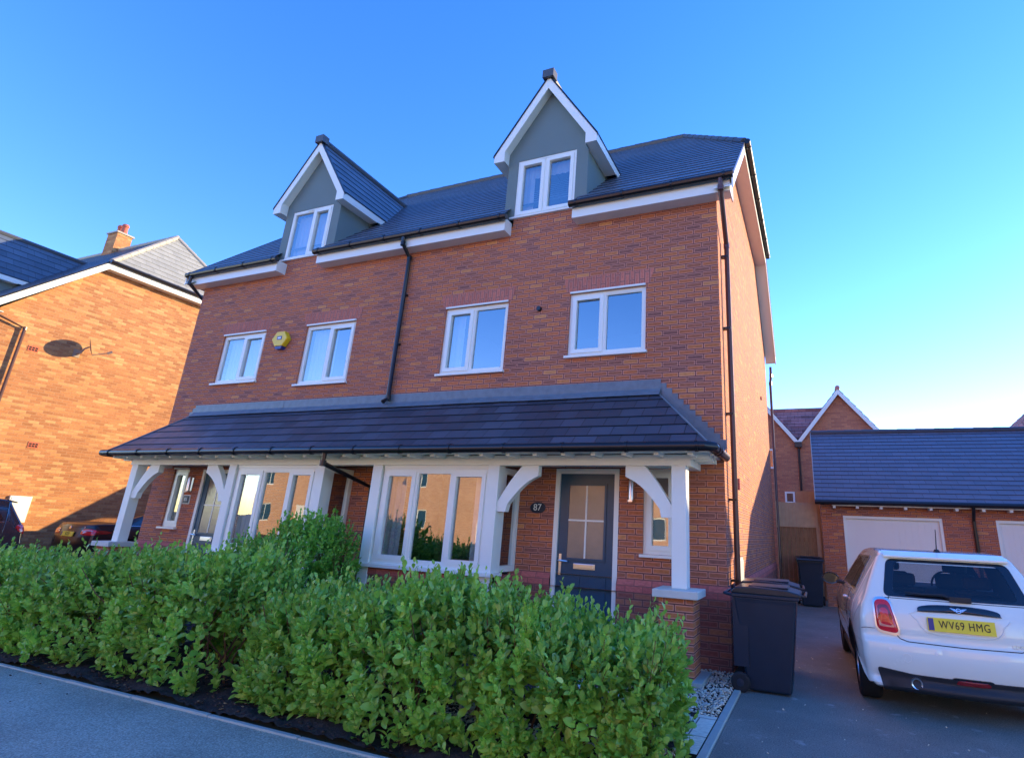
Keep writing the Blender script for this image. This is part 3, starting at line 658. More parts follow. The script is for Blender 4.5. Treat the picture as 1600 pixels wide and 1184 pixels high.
# ================================================================== GROUND
def asphalt(name, col, patch, spec=.35):
    m, N, L, b = newmat(name)
    tc = N.new('ShaderNodeTexCoord')
    a = N.new('ShaderNodeTexNoise'); a.inputs['Scale'].default_value = 85; a.inputs['Detail'].default_value = 6; a.inputs['Roughness'].default_value = .75
    c = N.new('ShaderNodeTexNoise'); c.inputs['Scale'].default_value = 1.1; c.inputs['Detail'].default_value = 7; c.inputs['Roughness'].default_value = .62
    d = N.new('ShaderNodeTexNoise'); d.inputs['Scale'].default_value = 5.5; d.inputs['Detail'].default_value = 8
    for n in (a, c, d): L.new(tc.outputs['Object'], n.inputs['Vector'])
    r1 = ramp(N, [(.32, tuple(x * .45 for x in col)), (.5, col), (.68, tuple(min(.9, x * 1.9) for x in col))]); L.new(a.outputs[0], r1.inputs[0])
    r2 = ramp(N, [(.36, (.82, .82, .82)), (.64, (1.12, 1.12, 1.12))]); L.new(c.outputs[0], r2.inputs[0])
    r3 = ramp(N, [(.63, (0, 0, 0)), (.74, (1, 1, 1))]); L.new(d.outputs[0], r3.inputs[0])
    mu = N.new('ShaderNodeMix'); mu.data_type = 'RGBA'; mu.blend_type = 'MULTIPLY'; mu.inputs[0].default_value = 1; L.new(r1.outputs[0], mu.inputs[6]); L.new(r2.outputs[0], mu.inputs[7])
    mx = N.new('ShaderNodeMix'); mx.data_type = 'RGBA'; mf = N.new('ShaderNodeMath'); mf.operation = 'MULTIPLY'; mf.inputs[1].default_value = .6; L.new(r3.outputs[0], mf.inputs[0]); L.new(mf.outputs[0], mx.inputs[0])
    L.new(mu.outputs[2], mx.inputs[6]); mx.inputs[7].default_value = tuple(patch) + (1,); L.new(mx.outputs[2], b.inputs['Base Color'])
    b.inputs['Roughness'].default_value = .75; b.inputs['Specular IOR Level'].default_value = spec
    bp = N.new('ShaderNodeBump'); bp.inputs['Strength'].default_value = .5; bp.inputs['Distance'].default_value = .006; L.new(a.outputs[0], bp.inputs['Height']); L.new(bp.outputs[0], b.inputs['Normal'])
    return m
MAT['asphalt'] = asphalt('driveway_asphalt', (.20, .20, .165), (.50, .50, .44))
MAT['pavement'] = asphalt('pavement_asphalt', (.34, .36, .29), (.46, .47, .41))
MAT['earth'] = plain('grass_and_earth', (.07, .08, .035), .95, var=.4, scale=.6)
MAT['soil'] = plain('dark_mulch', (.035, .024, .018), .95, var=.6, scale=14, bump=1.0, bscale=45)
MAT['slab'] = brick('paving_slab', [(0, (.62, .62, .47)), (1, (.72, .71, .56))], (.2, .19, .15), bw=.45, bh=.45, big=.1, rough=.85)
MAT['setts'] = brick('red_setts', [(0, (.18, .07, .05)), (1, (.26, .11, .08))], (.09, .07, .06), bw=.2, bh=.1)
def sheet(name, pts, z, mat):
    q = MB(); q.poly([(x, y, z) for x, y in pts]); return struct(q.build(name, mat))
sheet('ground', [(-400, -400), (400, -400), (400, 400), (-400, 400)], -.012, MAT['earth'])
sheet('driveway', [(.205, -3.60), (9.5, -3.60), (9.5, 12), (.205, 12)], 0.0, MAT['asphalt'])
sheet('driveway', [(-17.85, -3.6), (-10.95, -3.6), (-10.95, 8.2), (-17.85, 8.2)], 0.0, MAT['asphalt'])
sheet('pavement', [(-60, -6.6), (40, -6.6), (40, -3.66), (-60, -3.66)], -.004, MAT['pavement'])
sheet('road', [(-60, -14.5), (40, -14.5), (40, -6.75), (-60, -6.75)], -.008, MAT['asphalt'])
q = MB(); q.box(-60, 40, -6.75, -6.6, -.1, .0); struct(q.build('kerb', MAT['concrete'], bevel=.01))
q = MB()
x = -19.8
while x < .2:
    q.box(x + .004, x + .911, -3.66, -3.618, -.05, .008 + random.uniform(-.004, .004)); x += .915
struct(q.build('kerb', MAT['concrete'], bevel=.006))
q = MB(); y = -3.60
while y < -.72:
    y2 = min(y + .915, -.70); q.box(.135, .20, y + .004, y2 - .003, -.05, .02); y += .915
struct(q.build('kerb', MAT['concrete'], bevel=.006))
sheet('paving', [(.30, -2.72), (3.6, -2.72), (3.6, -2.52), (.30, -2.52)], .004, MAT['setts'])
# soil bed: displaced mesh
def rough_sheet(name, x0, x1, y0, y1, z, amp, step, mat, fn=None):
    nx, ny = int((x1 - x0) / step), int((y1 - y0) / step); xs = np.linspace(x0, x1, nx + 1); ys = np.linspace(y0, y1, ny + 1)
    X, Y = np.meshgrid(xs, ys, indexing='ij'); Z = z + amp * (rng.random(X.shape) - .5) + amp * .8 * np.sin(X * 5.1 + 1.3 * np.sin(Y * 7)) * np.sin(Y * 6.3 + X)
    V = np.stack([X, Y, Z], -1).reshape(-1, 3); a = np.arange(nx * (ny + 1)).reshape(nx, ny + 1)[:, :-1].ravel(); F = np.stack([a, a + ny + 1, a + ny + 2, a + 1], 1)
    me = bpy.data.meshes.new(name); me.from_pydata(V.tolist(), [], F.tolist()); me.materials.append(mat); me.polygons.foreach_set('use_smooth', [True] * len(F))
    o = bpy.data.objects.new(name, me); COL.objects.link(o); return o
struct(rough_sheet('soil', -19.8, -.02, -3.622, -1.75, .035, .03, .04, MAT['soil']))
sheet('path', [(-2.7, -2.62), (.133, -2.62), (.133, -1.72), (-2.7, -1.72)], .026, MAT['slab'])
struct(rough_sheet('soil', -10.9, .135, -1.76, -.0, .008, .012, .05, MAT['soil']))
def scatter(name, pts, sizes, mats, flat=.6, kind='stuff'):
    """many small angular stones or flakes in one mesh"""
    base = np.array([(1, 0, 0), (-1, 0, 0), (0, 1, 0), (0, -1, 0), (0, 0, 1), (0, 0, -1)], float); bf = [(0, 2, 4), (2, 1, 4), (1, 3, 4), (3, 0, 4), (2, 0, 5), (1, 2, 5), (3, 1, 5), (0, 3, 5)]
    V = []; F = []; MI = []
    for i, (p, s) in enumerate(zip(pts, sizes)):
        b = base * (s * rng.uniform(.7, 1.3, (6, 1))) * np.array([1, rng.uniform(.6, 1), flat]); a = rng.uniform(0, 6.28); ca, sa = math.cos(a), math.sin(a); t = rng.uniform(-.5, .5)
        b = b @ np.array([[ca, sa, 0], [-sa, ca, 0], [0, 0, 1]]) ; b[:, 2] += b[:, 0] * t
        V.extend((b + p).tolist()); k = 6 * i; F.extend([(x + k, y + k, z + k) for x, y, z in bf]); MI.extend([i % len(mats)] * 8)
    me = bpy.data.meshes.new(name); me.from_pydata(V, [], F)
    for m_ in mats: me.materials.append(m_)
    me.polygons.foreach_set('material_index', MI); me.polygons.foreach_set('use_smooth', [True] * len(F)); o = bpy.data.objects.new(name, me); COL.objects.link(o); return struct(o, kind)
MAT['gravel_a'] = plain('cream_gravel', (.76, .70, .52), .8, var=.25, scale=20); MAT['gravel_b'] = plain('tan_gravel', (.58, .48, .33), .8, var=.3, scale=20); MAT['gravel_c'] = plain('grey_gravel', (.55, .54, .47), .8, var=.3, scale=20)
n = 5200; gp = np.stack([rng.uniform(-1.6, .125, n), rng.uniform(-1.71, -.05, n), rng.uniform(.012, .03, n)], 1)
n2 = 1500; gp2 = np.stack([rng.uniform(-1.9, .0, n2), rng.uniform(-3.0, -2.62, n2), rng.uniform(.03, .045, n2)], 1); gp2[:, 0] -= (gp2[:, 1] < -2.8) * .25
gp = np.concatenate([gp, gp2])
scatter('gravel', gp, rng.uniform(.009, .021, len(gp)), [MAT['gravel_a'], MAT['gravel_a'], MAT['gravel_b'], MAT['gravel_c']])
MAT['dry_leaf'] = plain('dry_leaf_litter', (.30, .20, .09), .8, var=.4); MAT['bark'] = plain('bark_mulch', (.05, .03, .02), .95, var=.4)
n = 5200; lp = np.stack([rng.uniform(-10.5, -.1, n), rng.uniform(-3.59, -2.4, n), rng.uniform(.02, .05, n)], 1)
n3 = 22; l3 = np.stack([rng.uniform(-9, 0, n3), -3.67 - rng.exponential(.25, n3), np.full(n3, .001)], 1); lp = np.concatenate([lp, l3]); n += n3
scatter('leaf_litter', lp, rng.uniform(.008, .022, n), [MAT['bark'], MAT['bark'], MAT['bark'], MAT['bark'], MAT['bark'], MAT['dry_leaf']], flat=.3)
pp = np.stack([rng.uniform(.3, 2.4, 46), rng.uniform(-3.2, 3, 46), np.full(46, .004)], 1); scatter('gravel', pp, rng.uniform(.005, .014, 46), [MAT['gravel_a']])
# ================================================================== NEIGHBOURING HOUSE
NX, NY = -17.9, -.5
nh = thing('neighbour_house', 'orange brick house with blank sunlit gable, white verges and a chimney', 'house', (-23, 3.5, 0))
m = MB(); gable(m, NX, NY, 1); gable(m, NX - 10.86, NY, -1)
nops = [(NX - 2.215, NX - 1.029, 3.858, 4.846), (NX - 4.468, NX - 3.28, 3.72, 4.846), (NX - 2.272, NX - 1.357, .1, 2.24), (NX - 4.8, NX - 2.9, .9, 2.2)]
wall_xz(m, NY, NX - 10.86, NX, 0, 6.2, nops); m.poly([(NX, NY + 8.2, 0), (NX - 10.86, NY + 8.2, 0), (NX - 10.86, NY + 8.2, 6.2), (NX, NY + 8.2, 6.2)])
m.build('wall', MAT['brick_buff'], nh)
nr = roof(nh, NX - 10.86, NX, NY, {'slate': MAT['slate_main'], 'ridge': MAT['ridge_light']}, dorm=[NX - 2.78], hip_r=MAT['slate_sunlit'])
for o in nops[:2]: window(nh, o[0], o[1], o[2], o[3], NY + .05, [(.46, 1), (.54, 0)])
window(nh, nops[3][0], nops[3][1], nops[3][2], nops[3][3], NY + .05, [(.3, 1), (.4, 0), (.3, 1)])
q = MB(); q.box(nops[2][0], nops[2][1], NY + .03, NY + .08, .1, 2.24); q.build('front_door', MAT['navy'], nh)
dormer(nh, NX - 2.78, NY, 9.0, NY - .27, 6.28, [(.48, 1), (.52, 1)], DM)
fa = MB(); gu = MB()
for a, b in ((NX - 10.9, NX - 3.30), (NX - 2.17, NX + .22)):
    fa.box(a, b, NY - .215, NY - .19, 6.03, 6.265); fa.box(a, b, NY - .19, NY, 6.03, 6.045); gu.tube([(a, NY - .275, 6.245), (b + .05, NY - .275, 6.245)], .056, 10)
fa.build('fascia', MAT['white'], nr); gu.build('gutter', MAT['black'], nr, smooth='auto')
pipe(nh, [(NX + .12, NY - .275, 6.2), (NX + .12, NY - .275, 6.03), (NX + .08, NY + .55, 5.80), (NX + .08, NY + .56, .1)], mat='brown_and_sunlit_pvc')
ch = MB(); ch.box(-23.05, -22.45, 3.35, 3.85, 9.8, 11.25); cc = ch.build('chimney', MAT['brick_buff'], nh)
q = MB(); q.box(-23.09, -22.41, 3.31, 3.89, 11.25, 11.31); q.build('chimney_cap', MAT['ridge_light'], cc)
for px in (-22.89, -22.61):
    q = MB(); q.lathe([(.0, 11.72), (.085, 11.72), (.11, 11.68), (.11, 11.62), (.09, 11.6), (.115, 11.31)], (px, 3.6, 0), 'z', 16); q.build('chimney_pot', MAT['terracotta'], cc, smooth='auto')
for y, z in ((.38, 5.35), (1.04, 2.91)):
    q = MB(); q.box(NX, NX + .012, y - .11, y + .11, z - .075, z + .075); fo = q.build('air_brick', MAT['terracotta'], nh)
    q = MB()
    for i in range(3):
        for k in range(2): q.box(NX + .0125, NX + .014, y - .09 + i * .065, y - .04 + i * .065, z - .05 + k * .055, z - .01 + k * .055)
    q.build('air_brick_grille', MAT['black'], fo)
t = thing('satellite_dish', 'satellite dish on an arm fixed to the sunlit orange gable wall', 'satellite dish', (NX, 1.45, 5.6))
dq = MB(); c = Vector((NX + .34, 1.40, 5.70)); ax = Vector((.44, .83, .30)).normalized(); ua = Vector((0, 0, 1)).cross(ax).normalized(); ub = ax.cross(ua)
rings = []
for r_ in (0, .08, .15, .21, .245): rings.append([c + (ua * math.cos(k * .2618) * 1.1 + ub * math.sin(k * .2618)) * r_ + ax * (r_ * r_ * .5) for k in range(24)])
for i in range(4):
    for k in range(24): dq.poly([rings[i][k], rings[i][(k + 1) % 24], rings[i + 1][(k + 1) % 24], rings[i + 1][k]])
dq.build('reflector', MAT['dish'], t, smooth=True)
q = MB(); q.tube([(NX, 1.30, 5.50), (NX + .2, 1.30, 5.50), (NX + .24, 1.34, 5.64), c - ax * .01], .022, 8); q.box(NX, NX + .02, 1.22, 1.38, 5.40, 5.62); q.build('bracket', MAT['dish'], t)
q = MB(); q.tube([c - ub * .23 + ax * .03, c - ub * .20 + ax * .40], .012, 6); q.tube([c - ub * .22 + ax * .36, c - ub * .18 + ax * .47], .035, 8); q.build('receiver_arm', MAT['dish'], t)
t = thing('meter_box', 'white meter box on the orange gable wall behind the dark hatchback', 'meter box', (NX, 1.1, 1.3))
q = MB(); q.box(NX, NX + .06, .92, 1.36, .98, 1.62); q.build('case', MAT['white'], t); q = MB(); q.box(NX + .06, NX + .07, .95, 1.33, 1.01, 1.59); q.build('door', MAT['white'], t)

# ================================================================== GARAGES
def garage(name, label, x0, x1, yf, doors, pipes=(), flip=False):
    t = thing(name, label, 'garage', ((x0 + x1) / 2, yf + 2.7, 0)); yb = yf + 5.5; ym = (yf + yb) / 2; ze, zr = 2.36, 4.5
    m = MB(); wall_xz(m, yf, x0, x1, 0, 2.34, [(a, b, 0, 2.05) for a, b in doors], depth=.12); m.poly([(x1, yb, 0), (x0, yb, 0), (x0, yb, 2.34), (x1, yb, 2.34)])
    for x, s in ((x0, -1), (x1, 1)):
        P = [(x, yf, 0), (x, yb, 0), (x, yb, 2.3), (x, ym, 4.38), (x, yf, 2.3)]; m.poly(P if s > 0 else P[::-1])
    m.build('wall', MAT['brick'], t)
    r = MB(); k = (zr - ze) / (ym - yf + .25)
    slope(r, (x0 - .10, yf - .25, ze), (x1 + .10, yf - .25, ze), (x0 - .10, ym, zr), (x1 + .10, ym, zr), .2, .012); slope(r, (x1 + .10, yb + .25, ze), (x0 - .10, yb + .25, ze), (x1 + .10, ym, zr), (x0 - .10, ym, zr), .2, .012)
    ro = r.build('roof', MAT['slate_garage'], t)
    rt = MB(); n = int((x1 - x0 + .2) / .45)
    for i in range(n): a = x0 - .1 + (x1 - x0 + .2) * i / n; rt.tube([(a, ym, zr), (a + (x1 - x0 + .2) / n + .02, ym, zr)], [.095, .085], 8)
    rt.build('ridge_tiles', MAT['ridge'], ro)
    v = MB()
    for x in (x0 - .12, x1 + .10): v.prism([(x, yf - .26, ze + .02), (x, ym, zr + .04), (x, ym, zr - .05), (x, yf - .26, ze - .06)], (.02, 0, 0)); v.prism([(x, yb + .26, ze + .02), (x, ym, zr + .04), (x, ym, zr - .05), (x, yb + .26, ze - .06)], (.02, 0, 0))
    v.build('verge_strip', MAT['concrete'], ro)
    g = MB(); g.tube([(x0 - .12, yf - .30, ze - .02), (x1 + .12, yf - .30, ze - .02)], .06, 10); g.build('gutter', MAT['black'], ro, smooth='auto')
    f = MB(); f.box(x0 + .25, x1, yf - .24, yf - .22, ze - .10, ze - .03); n = int((x1 - x0) / .5)
    for i in range(n): xx = x0 + .3 + i * .5; f.box(xx - .03, xx + .03, yf - .24, yf, ze - .15, ze - .10)
    f.build('rafter_feet', MAT['white_paint'], ro)
    c = MB()
    for i in range(4): c.box(x0 - .0, x0 + .26, yf - .04 - .04 * i, yf, ze - .36 + .075 * i, ze - .29 + .075 * i)
    c.build('corbel', MAT['brick'], t)
    for a, b in doors:
        q = MB(); y = yf + .09; n = 14
        q.box(a + .06, b - .06, y, y + .03, 0.02, 1.99)
        for i in range(n):
            xa = a + .1 + (b - a - .2) * i / n; q.box(xa + .01, xa + (b - a - .2) / n - .01, y - .008, y, .05, 1.95)
        do = q.build('garage_door', MAT['garage_white'], t)
        q = MB(); q.box(a, a + .06, yf + .02, yf + .12, 0, 2.05); q.box(b - .06, b, yf + .02, yf + .12, 0, 2.05); q.box(a + .06, b - .06, yf + .02, yf + .12, 1.99, 2.05); q.build('door_frame', MAT['white'], do)
        q = MB(); q.box((a + b) / 2 - .05, (a + b) / 2 + .05, y - .03, y - .008, .95, .99); q.build('handle', MAT['black'], do)
    for px in pipes:
        d = MB(); d.tube([(px, yf - .30, ze - .05), (px, yf - .28, ze - .14), (px + .02, yf - .05, ze - .35), (px + .02, yf - .05, .05)], .036, 10); d.build('downpipe', MAT['black'], t, smooth='auto')
    return t
garage('garage', 'red brick double garage with white doors and grey slate roof behind the white car', 1.12, 6.45, 8.1, [(1.60, 3.65), (4.66, 6.25)], (4.22,))
garage('garage', 'brick garage with slate roof hidden behind the pair of houses', -17.6, -13.8, 6.9, [(-16.9, -14.6)])

# ================================================================== HOUSES BEHIND THE GARAGE
def gable_front(mb, xc, hw, y, z0, za, zv, y1):
    pass
bh = thing('house_with_two_gables', 'red brick house with steep white edged twin gables and red tiled roof beyond the garage', 'house', (.5, 18, 0))
YB = 16.2; c1, c2, hwb, zv, za = 2.114, -1.022, 1.568, 5.08, 7.05
m = MB()
for c in (c1, c2):
    m.poly([(c - hwb, YB, 0), (c + hwb, YB, 0), (c + hwb, YB, zv), (c, YB, za), (c - hwb, YB, zv)])
m.poly([(c1 + hwb, YB, 0), (c1 + hwb, YB + 6, 0), (c1 + hwb, YB + 6, zv), (c1 + hwb, YB, zv)]); m.poly([(c2 - hwb, YB + 6, 0), (c2 - hwb, YB, 0), (c2 - hwb, YB, zv), (c2 - hwb, YB + 6, zv)])
m.poly([(c2 - hwb, YB + 6, 0), (c1 + hwb, YB + 6, 0), (c1 + hwb, YB + 6, zv), (c2 - hwb, YB + 6, zv)][::-1])
m.build('wall', MAT['brick_far'], bh)
r = MB()
for c in (c1, c2):
    for s in (-1, 1): slope(r, (c + s * (hwb + .0), YB - .2, zv + .05), (c + s * hwb, YB + 3.2, zv + .05), (c, YB - .2, za + .08), (c, YB + 3.2, za + .08), .3, .02)
slope(r, (c2 - hwb - .3, YB + .9, zv), (c1, YB + .9, zv), (c2 - hwb - .3, YB + 3.2, 6.98), (c1, YB + 3.2, 6.98), .3, .02)
slope(r, (c1, YB + 6.2, zv), (c2 - hwb - .3, YB + 6.2, zv), (c1, YB + 3.2, 6.98), (c2 - hwb - .3, YB + 3.2, 6.98), .3, .02)
ro = r.build('roof', MAT['tile_red'], bh)
v = MB()
for c in (c1, c2):
    for s in (-1, 1): v.prism([(c, YB - .22, za + .06), (c + s * hwb, YB - .22, zv + .03), (c + s * hwb, YB - .22, zv - .19), (c, YB - .22, za - .16)], (0, .03, 0))
split(v.build('bargeboard', MAT['white'], ro))
q = MB(); xv = c1 - hwb; q.tube([(xv, YB - .1, zv - .12), (xv, YB - .08, .1)], .045, 8); q.box(xv - .13, xv + .13, YB - .24, YB - .02, zv - .22, zv - .02); q.build('downpipe', MAT['black'], bh)
q = MB(); q.tube([(c1, YB - .25, za + .1), (c1, YB + 3.2, za + .1)], .09, 8); q.tube([(c2 - hwb - .3, YB + 3.2, 7.02), (c1, YB + 3.2, 7.02)], .09, 8); q.build('ridge_tiles', MAT['tile_red'], ro)
window(bh, -.06, .30, 2.74, 3.18, YB - .02, [(1, 0)], sill=False, head=False); window(bh, -.62, -.36, 4.05, 4.82, YB - .02, [(1, 0)], sill=False, head=False)
t2 = thing('house_with_tiled_roof', 'house with hipped tiled roof just showing above the garage roof ridge', 'house', (16.5, 29.6, 0))
m = MB(); m.box(9.05, 23.7, 25.7, 33.5, 0, 5.3); m.build('wall', MAT['brick_far'], t2)
r = MB(); e, zt_ = 5.25, 9.45
slope(r, (8.75, 25.4, e), (24, 25.4, e), (12.95, 29.6, zt_), (19.8, 29.6, zt_), .3, .02); slope(r, (24, 33.8, e), (8.75, 33.8, e), (19.8, 29.6, zt_), (12.95, 29.6, zt_), .3, .02)
slope(r, (8.75, 33.8, e), (8.75, 25.4, e), (12.95, 29.6, zt_), (12.95, 29.6, zt_), .3, .02); slope(r, (24, 25.4, e), (24, 33.8, e), (19.8, 29.6, zt_), (19.8, 29.6, zt_), .3, .02)
r.build('roof', MAT['tile_red'], t2)
t3 = thing('unseen_shading_house', 'unseen brick house added to shade the drive, beyond the white hatchback', 'house', (13, 7, 0))  # out-of-view house added to keep the sun off the drive and pavement
m = MB(); x0, x1, ya, yb = 9.0, 16.6, 3.3, 11.3; ym = (ya + yb) / 2
wall_xz(m, ya, x0, x1, 0, 5.2, [(x0 + 1, x0 + 2.2, 1, 2.2), (x1 - 2.2, x1 - 1, 1, 2.2), (x0 + 1, x0 + 2.2, 3.4, 4.5), (x1 - 2.2, x1 - 1, 3.4, 4.5)]); m.poly([(x1, yb, 0), (x0, yb, 0), (x0, yb, 5.2), (x1, yb, 5.2)])
for x, s_ in ((x0, -1), (x1, 1)): P = [(x, ya, 0), (x, yb, 0), (x, yb, 5.2), (x, ym, 8.6), (x, ya, 5.2)]; m.poly(P if s_ > 0 else P[::-1])
m.build('wall', MAT['brick'], t3)
r = MB(); slope(r, (x0 - .15, ya - .3, 5.05), (x1 + .15, ya - .3, 5.05), (x0 - .15, ym, 8.75), (x1 + .15, ym, 8.75), .24); slope(r, (x1 + .15, yb + .3, 5.05), (x0 - .15, yb + .3, 5.05), (x1 + .15, ym, 8.75), (x0 - .15, ym, 8.75), .24); r.build('roof', MAT['slate_main'], t3)
for a_, c_ in ((x0 + 1, 1), (x1 - 2.2, 1), (x0 + 1, 3.4), (x1 - 2.2, 3.4)): window(t3, a_, a_ + 1.2, c_, c_ + 1.1 + .1 * (c_ == 1), ya + .05, [(.5, 1), (.5, 0)])

# ================================================================== HOUSES ACROSS THE STREET (seen in the window reflections; row lengthened, raised and paled for bounce light)
MAT['brick_street'] = brick('pale_bounce_brick', [(0, (.62, .34, .19)), (1, (.74, .45, .26))], (.65, .48, .34), big=.1)  # paled so these walls throw more sun back onto the shaded front
def street_house(x0, x1, yf, ze, label, gar):
    t = thing('street_house', label, 'house', ((x0 + x1) / 2, yf - 4, 0)); yb = yf - 8; ym = yf - 4; zr = ze + 3.4
    m = MB(); wn = [(x0 + .6, x0 + 1.6, 3.6, 4.6), (x1 - 1.6, x1 - .6, 3.6, 4.6), (x0 + .6, x0 + 1.9, 1.0, 2.2)] + ([(x1 - 3.2, x1 - .8, .05, 2.2)] if gar else [(x1 - 2.4, x1 - .9, 1.0, 2.2)])
    wall_xz(m, yf, x0, x1, 0, ze, wn, face=1); m.poly([(x0, yb, 0), (x1, yb, 0), (x1, yb, ze), (x0, yb, ze)])
    for x, s in ((x0, -1), (x1, 1)): P = [(x, yb, 0), (x, yf, 0), (x, yf, ze), (x, ym, zr), (x, yb, ze)]; m.poly(P if s > 0 else P[::-1])
    m.build('wall', MAT['brick_street'], t)
    r = MB(); slope(r, (x1 + .2, yf + .3, ze - .1), (x0 - .2, yf + .3, ze - .1), (x1 + .2, ym, zr), (x0 - .2, ym, zr), .3); slope(r, (x0 - .2, yb - .3, ze - .1), (x1 + .2, yb - .3, ze - .1), (x0 - .2, ym, zr), (x1 + .2, ym, zr), .3); ro = r.build('roof', MAT['tile_red'], t)
    f = MB(); f.box(x0 - .2, x1 + .2, yf + .27, yf + .30, ze - .3, ze - .08); f.build('fascia', MAT['white'], ro)
    for k, (a, b, c, d) in enumerate(wn):
        if gar and k == 3: q = MB(); q.box(a, b, yf - .1, yf - .05, c, d); q.build('garage_door', MAT['garage_white'], t); continue
        q = MB(); q.box(a, b, yf - .09, yf - .06, c, d); w_ = q.build('window', MAT['white'], t); q = MB(); q.box(a + .08, (a + b) / 2 - .04, yf - .06, yf - .055, c + .08, d - .08); q.box((a + b) / 2 + .04, b - .08, yf - .06, yf - .055, c + .08, d - .08); q.build('pane', MAT['navy'], w_)
street_house(-13.5, -6.0, -24.5, 7.6, 'orange brick house opposite the navy door, mirrored in its glazing', False)
street_house(-24.5, -15.5, -25.0, 7.4, 'orange brick house with white garage door mirrored in the nearer bay window', True)
street_house(-4.5, 4.0, -24.5, 7.6, 'orange brick house with white garage door straight opposite the driveway', True)
street_house(5.5, 14.0, -24.5, 7.6, 'orange brick house across the road, farthest along from the orange gable', False)
street_house(-38.5, -31.0, -25.0, 5.2, 'orange brick house across the road mirrored in the farther bay window', True)

# ================================================================== FENCE, GATE AND BINS
t = thing('timber_gate', 'brown boarded side gate between the house corner and the garage', 'gate', (.55, 8.35, 0))
q = MB(); x = .09
while x < .98: q.box(x + .005, x + .095, 8.33 + .012 * (round(x * 10) % 2), 8.36, .05, 1.74); x += .1
q.build('boards', MAT['wood_brown'], t)
q = MB(); q.box(.98, 1.07, 8.30, 8.39, 0, 1.80); q.build('post', MAT['wood_new'], t); q = MB(); q.box(.09, .98, 8.36, 8.40, .3, .4); q.box(.09, .98, 8.36, 8.40, 1.4, 1.5); q.build('rail', MAT['wood_brown'], t)
t = thing('fence_panel', 'pale new timber panel standing above the brown side gate', 'fence', (.55, 8.3, 1.75))
q = MB(); x = .12
while x < .98: q.box(x + .002, x + .082, 8.29 + .008 * (int(x * 50) % 2), 8.315, 1.745, 2.34 + random.uniform(-.008, .008)); x += .084
q.build('boards', MAT['wood_new'], t)
q = MB(); q.box(.06, .115, 8.27, 8.33, 1.72, 2.36); q.box(.985, 1.03, 8.27, 8.33, 1.72, 2.36); split(q.build('batten', MAT['wood_new'], t))
t = thing('garden_fence', 'weathered pale timber fence behind the raised panel beside the garage gable', 'fence', (.8, 9.6, 0))
q = MB(); x = .52
while x < 1.08: q.box(x + .002, x + .098, 9.6, 9.62, 0, 2.72); x += .1
q.build('boards', MAT['wood_new'], t); q = MB(); q.box(.52, 1.08, 9.62, 9.66, .3, .38); q.box(.52, 1.08, 9.62, 9.66, 2.2, 2.28); q.build('rail', MAT['wood_new'], t)

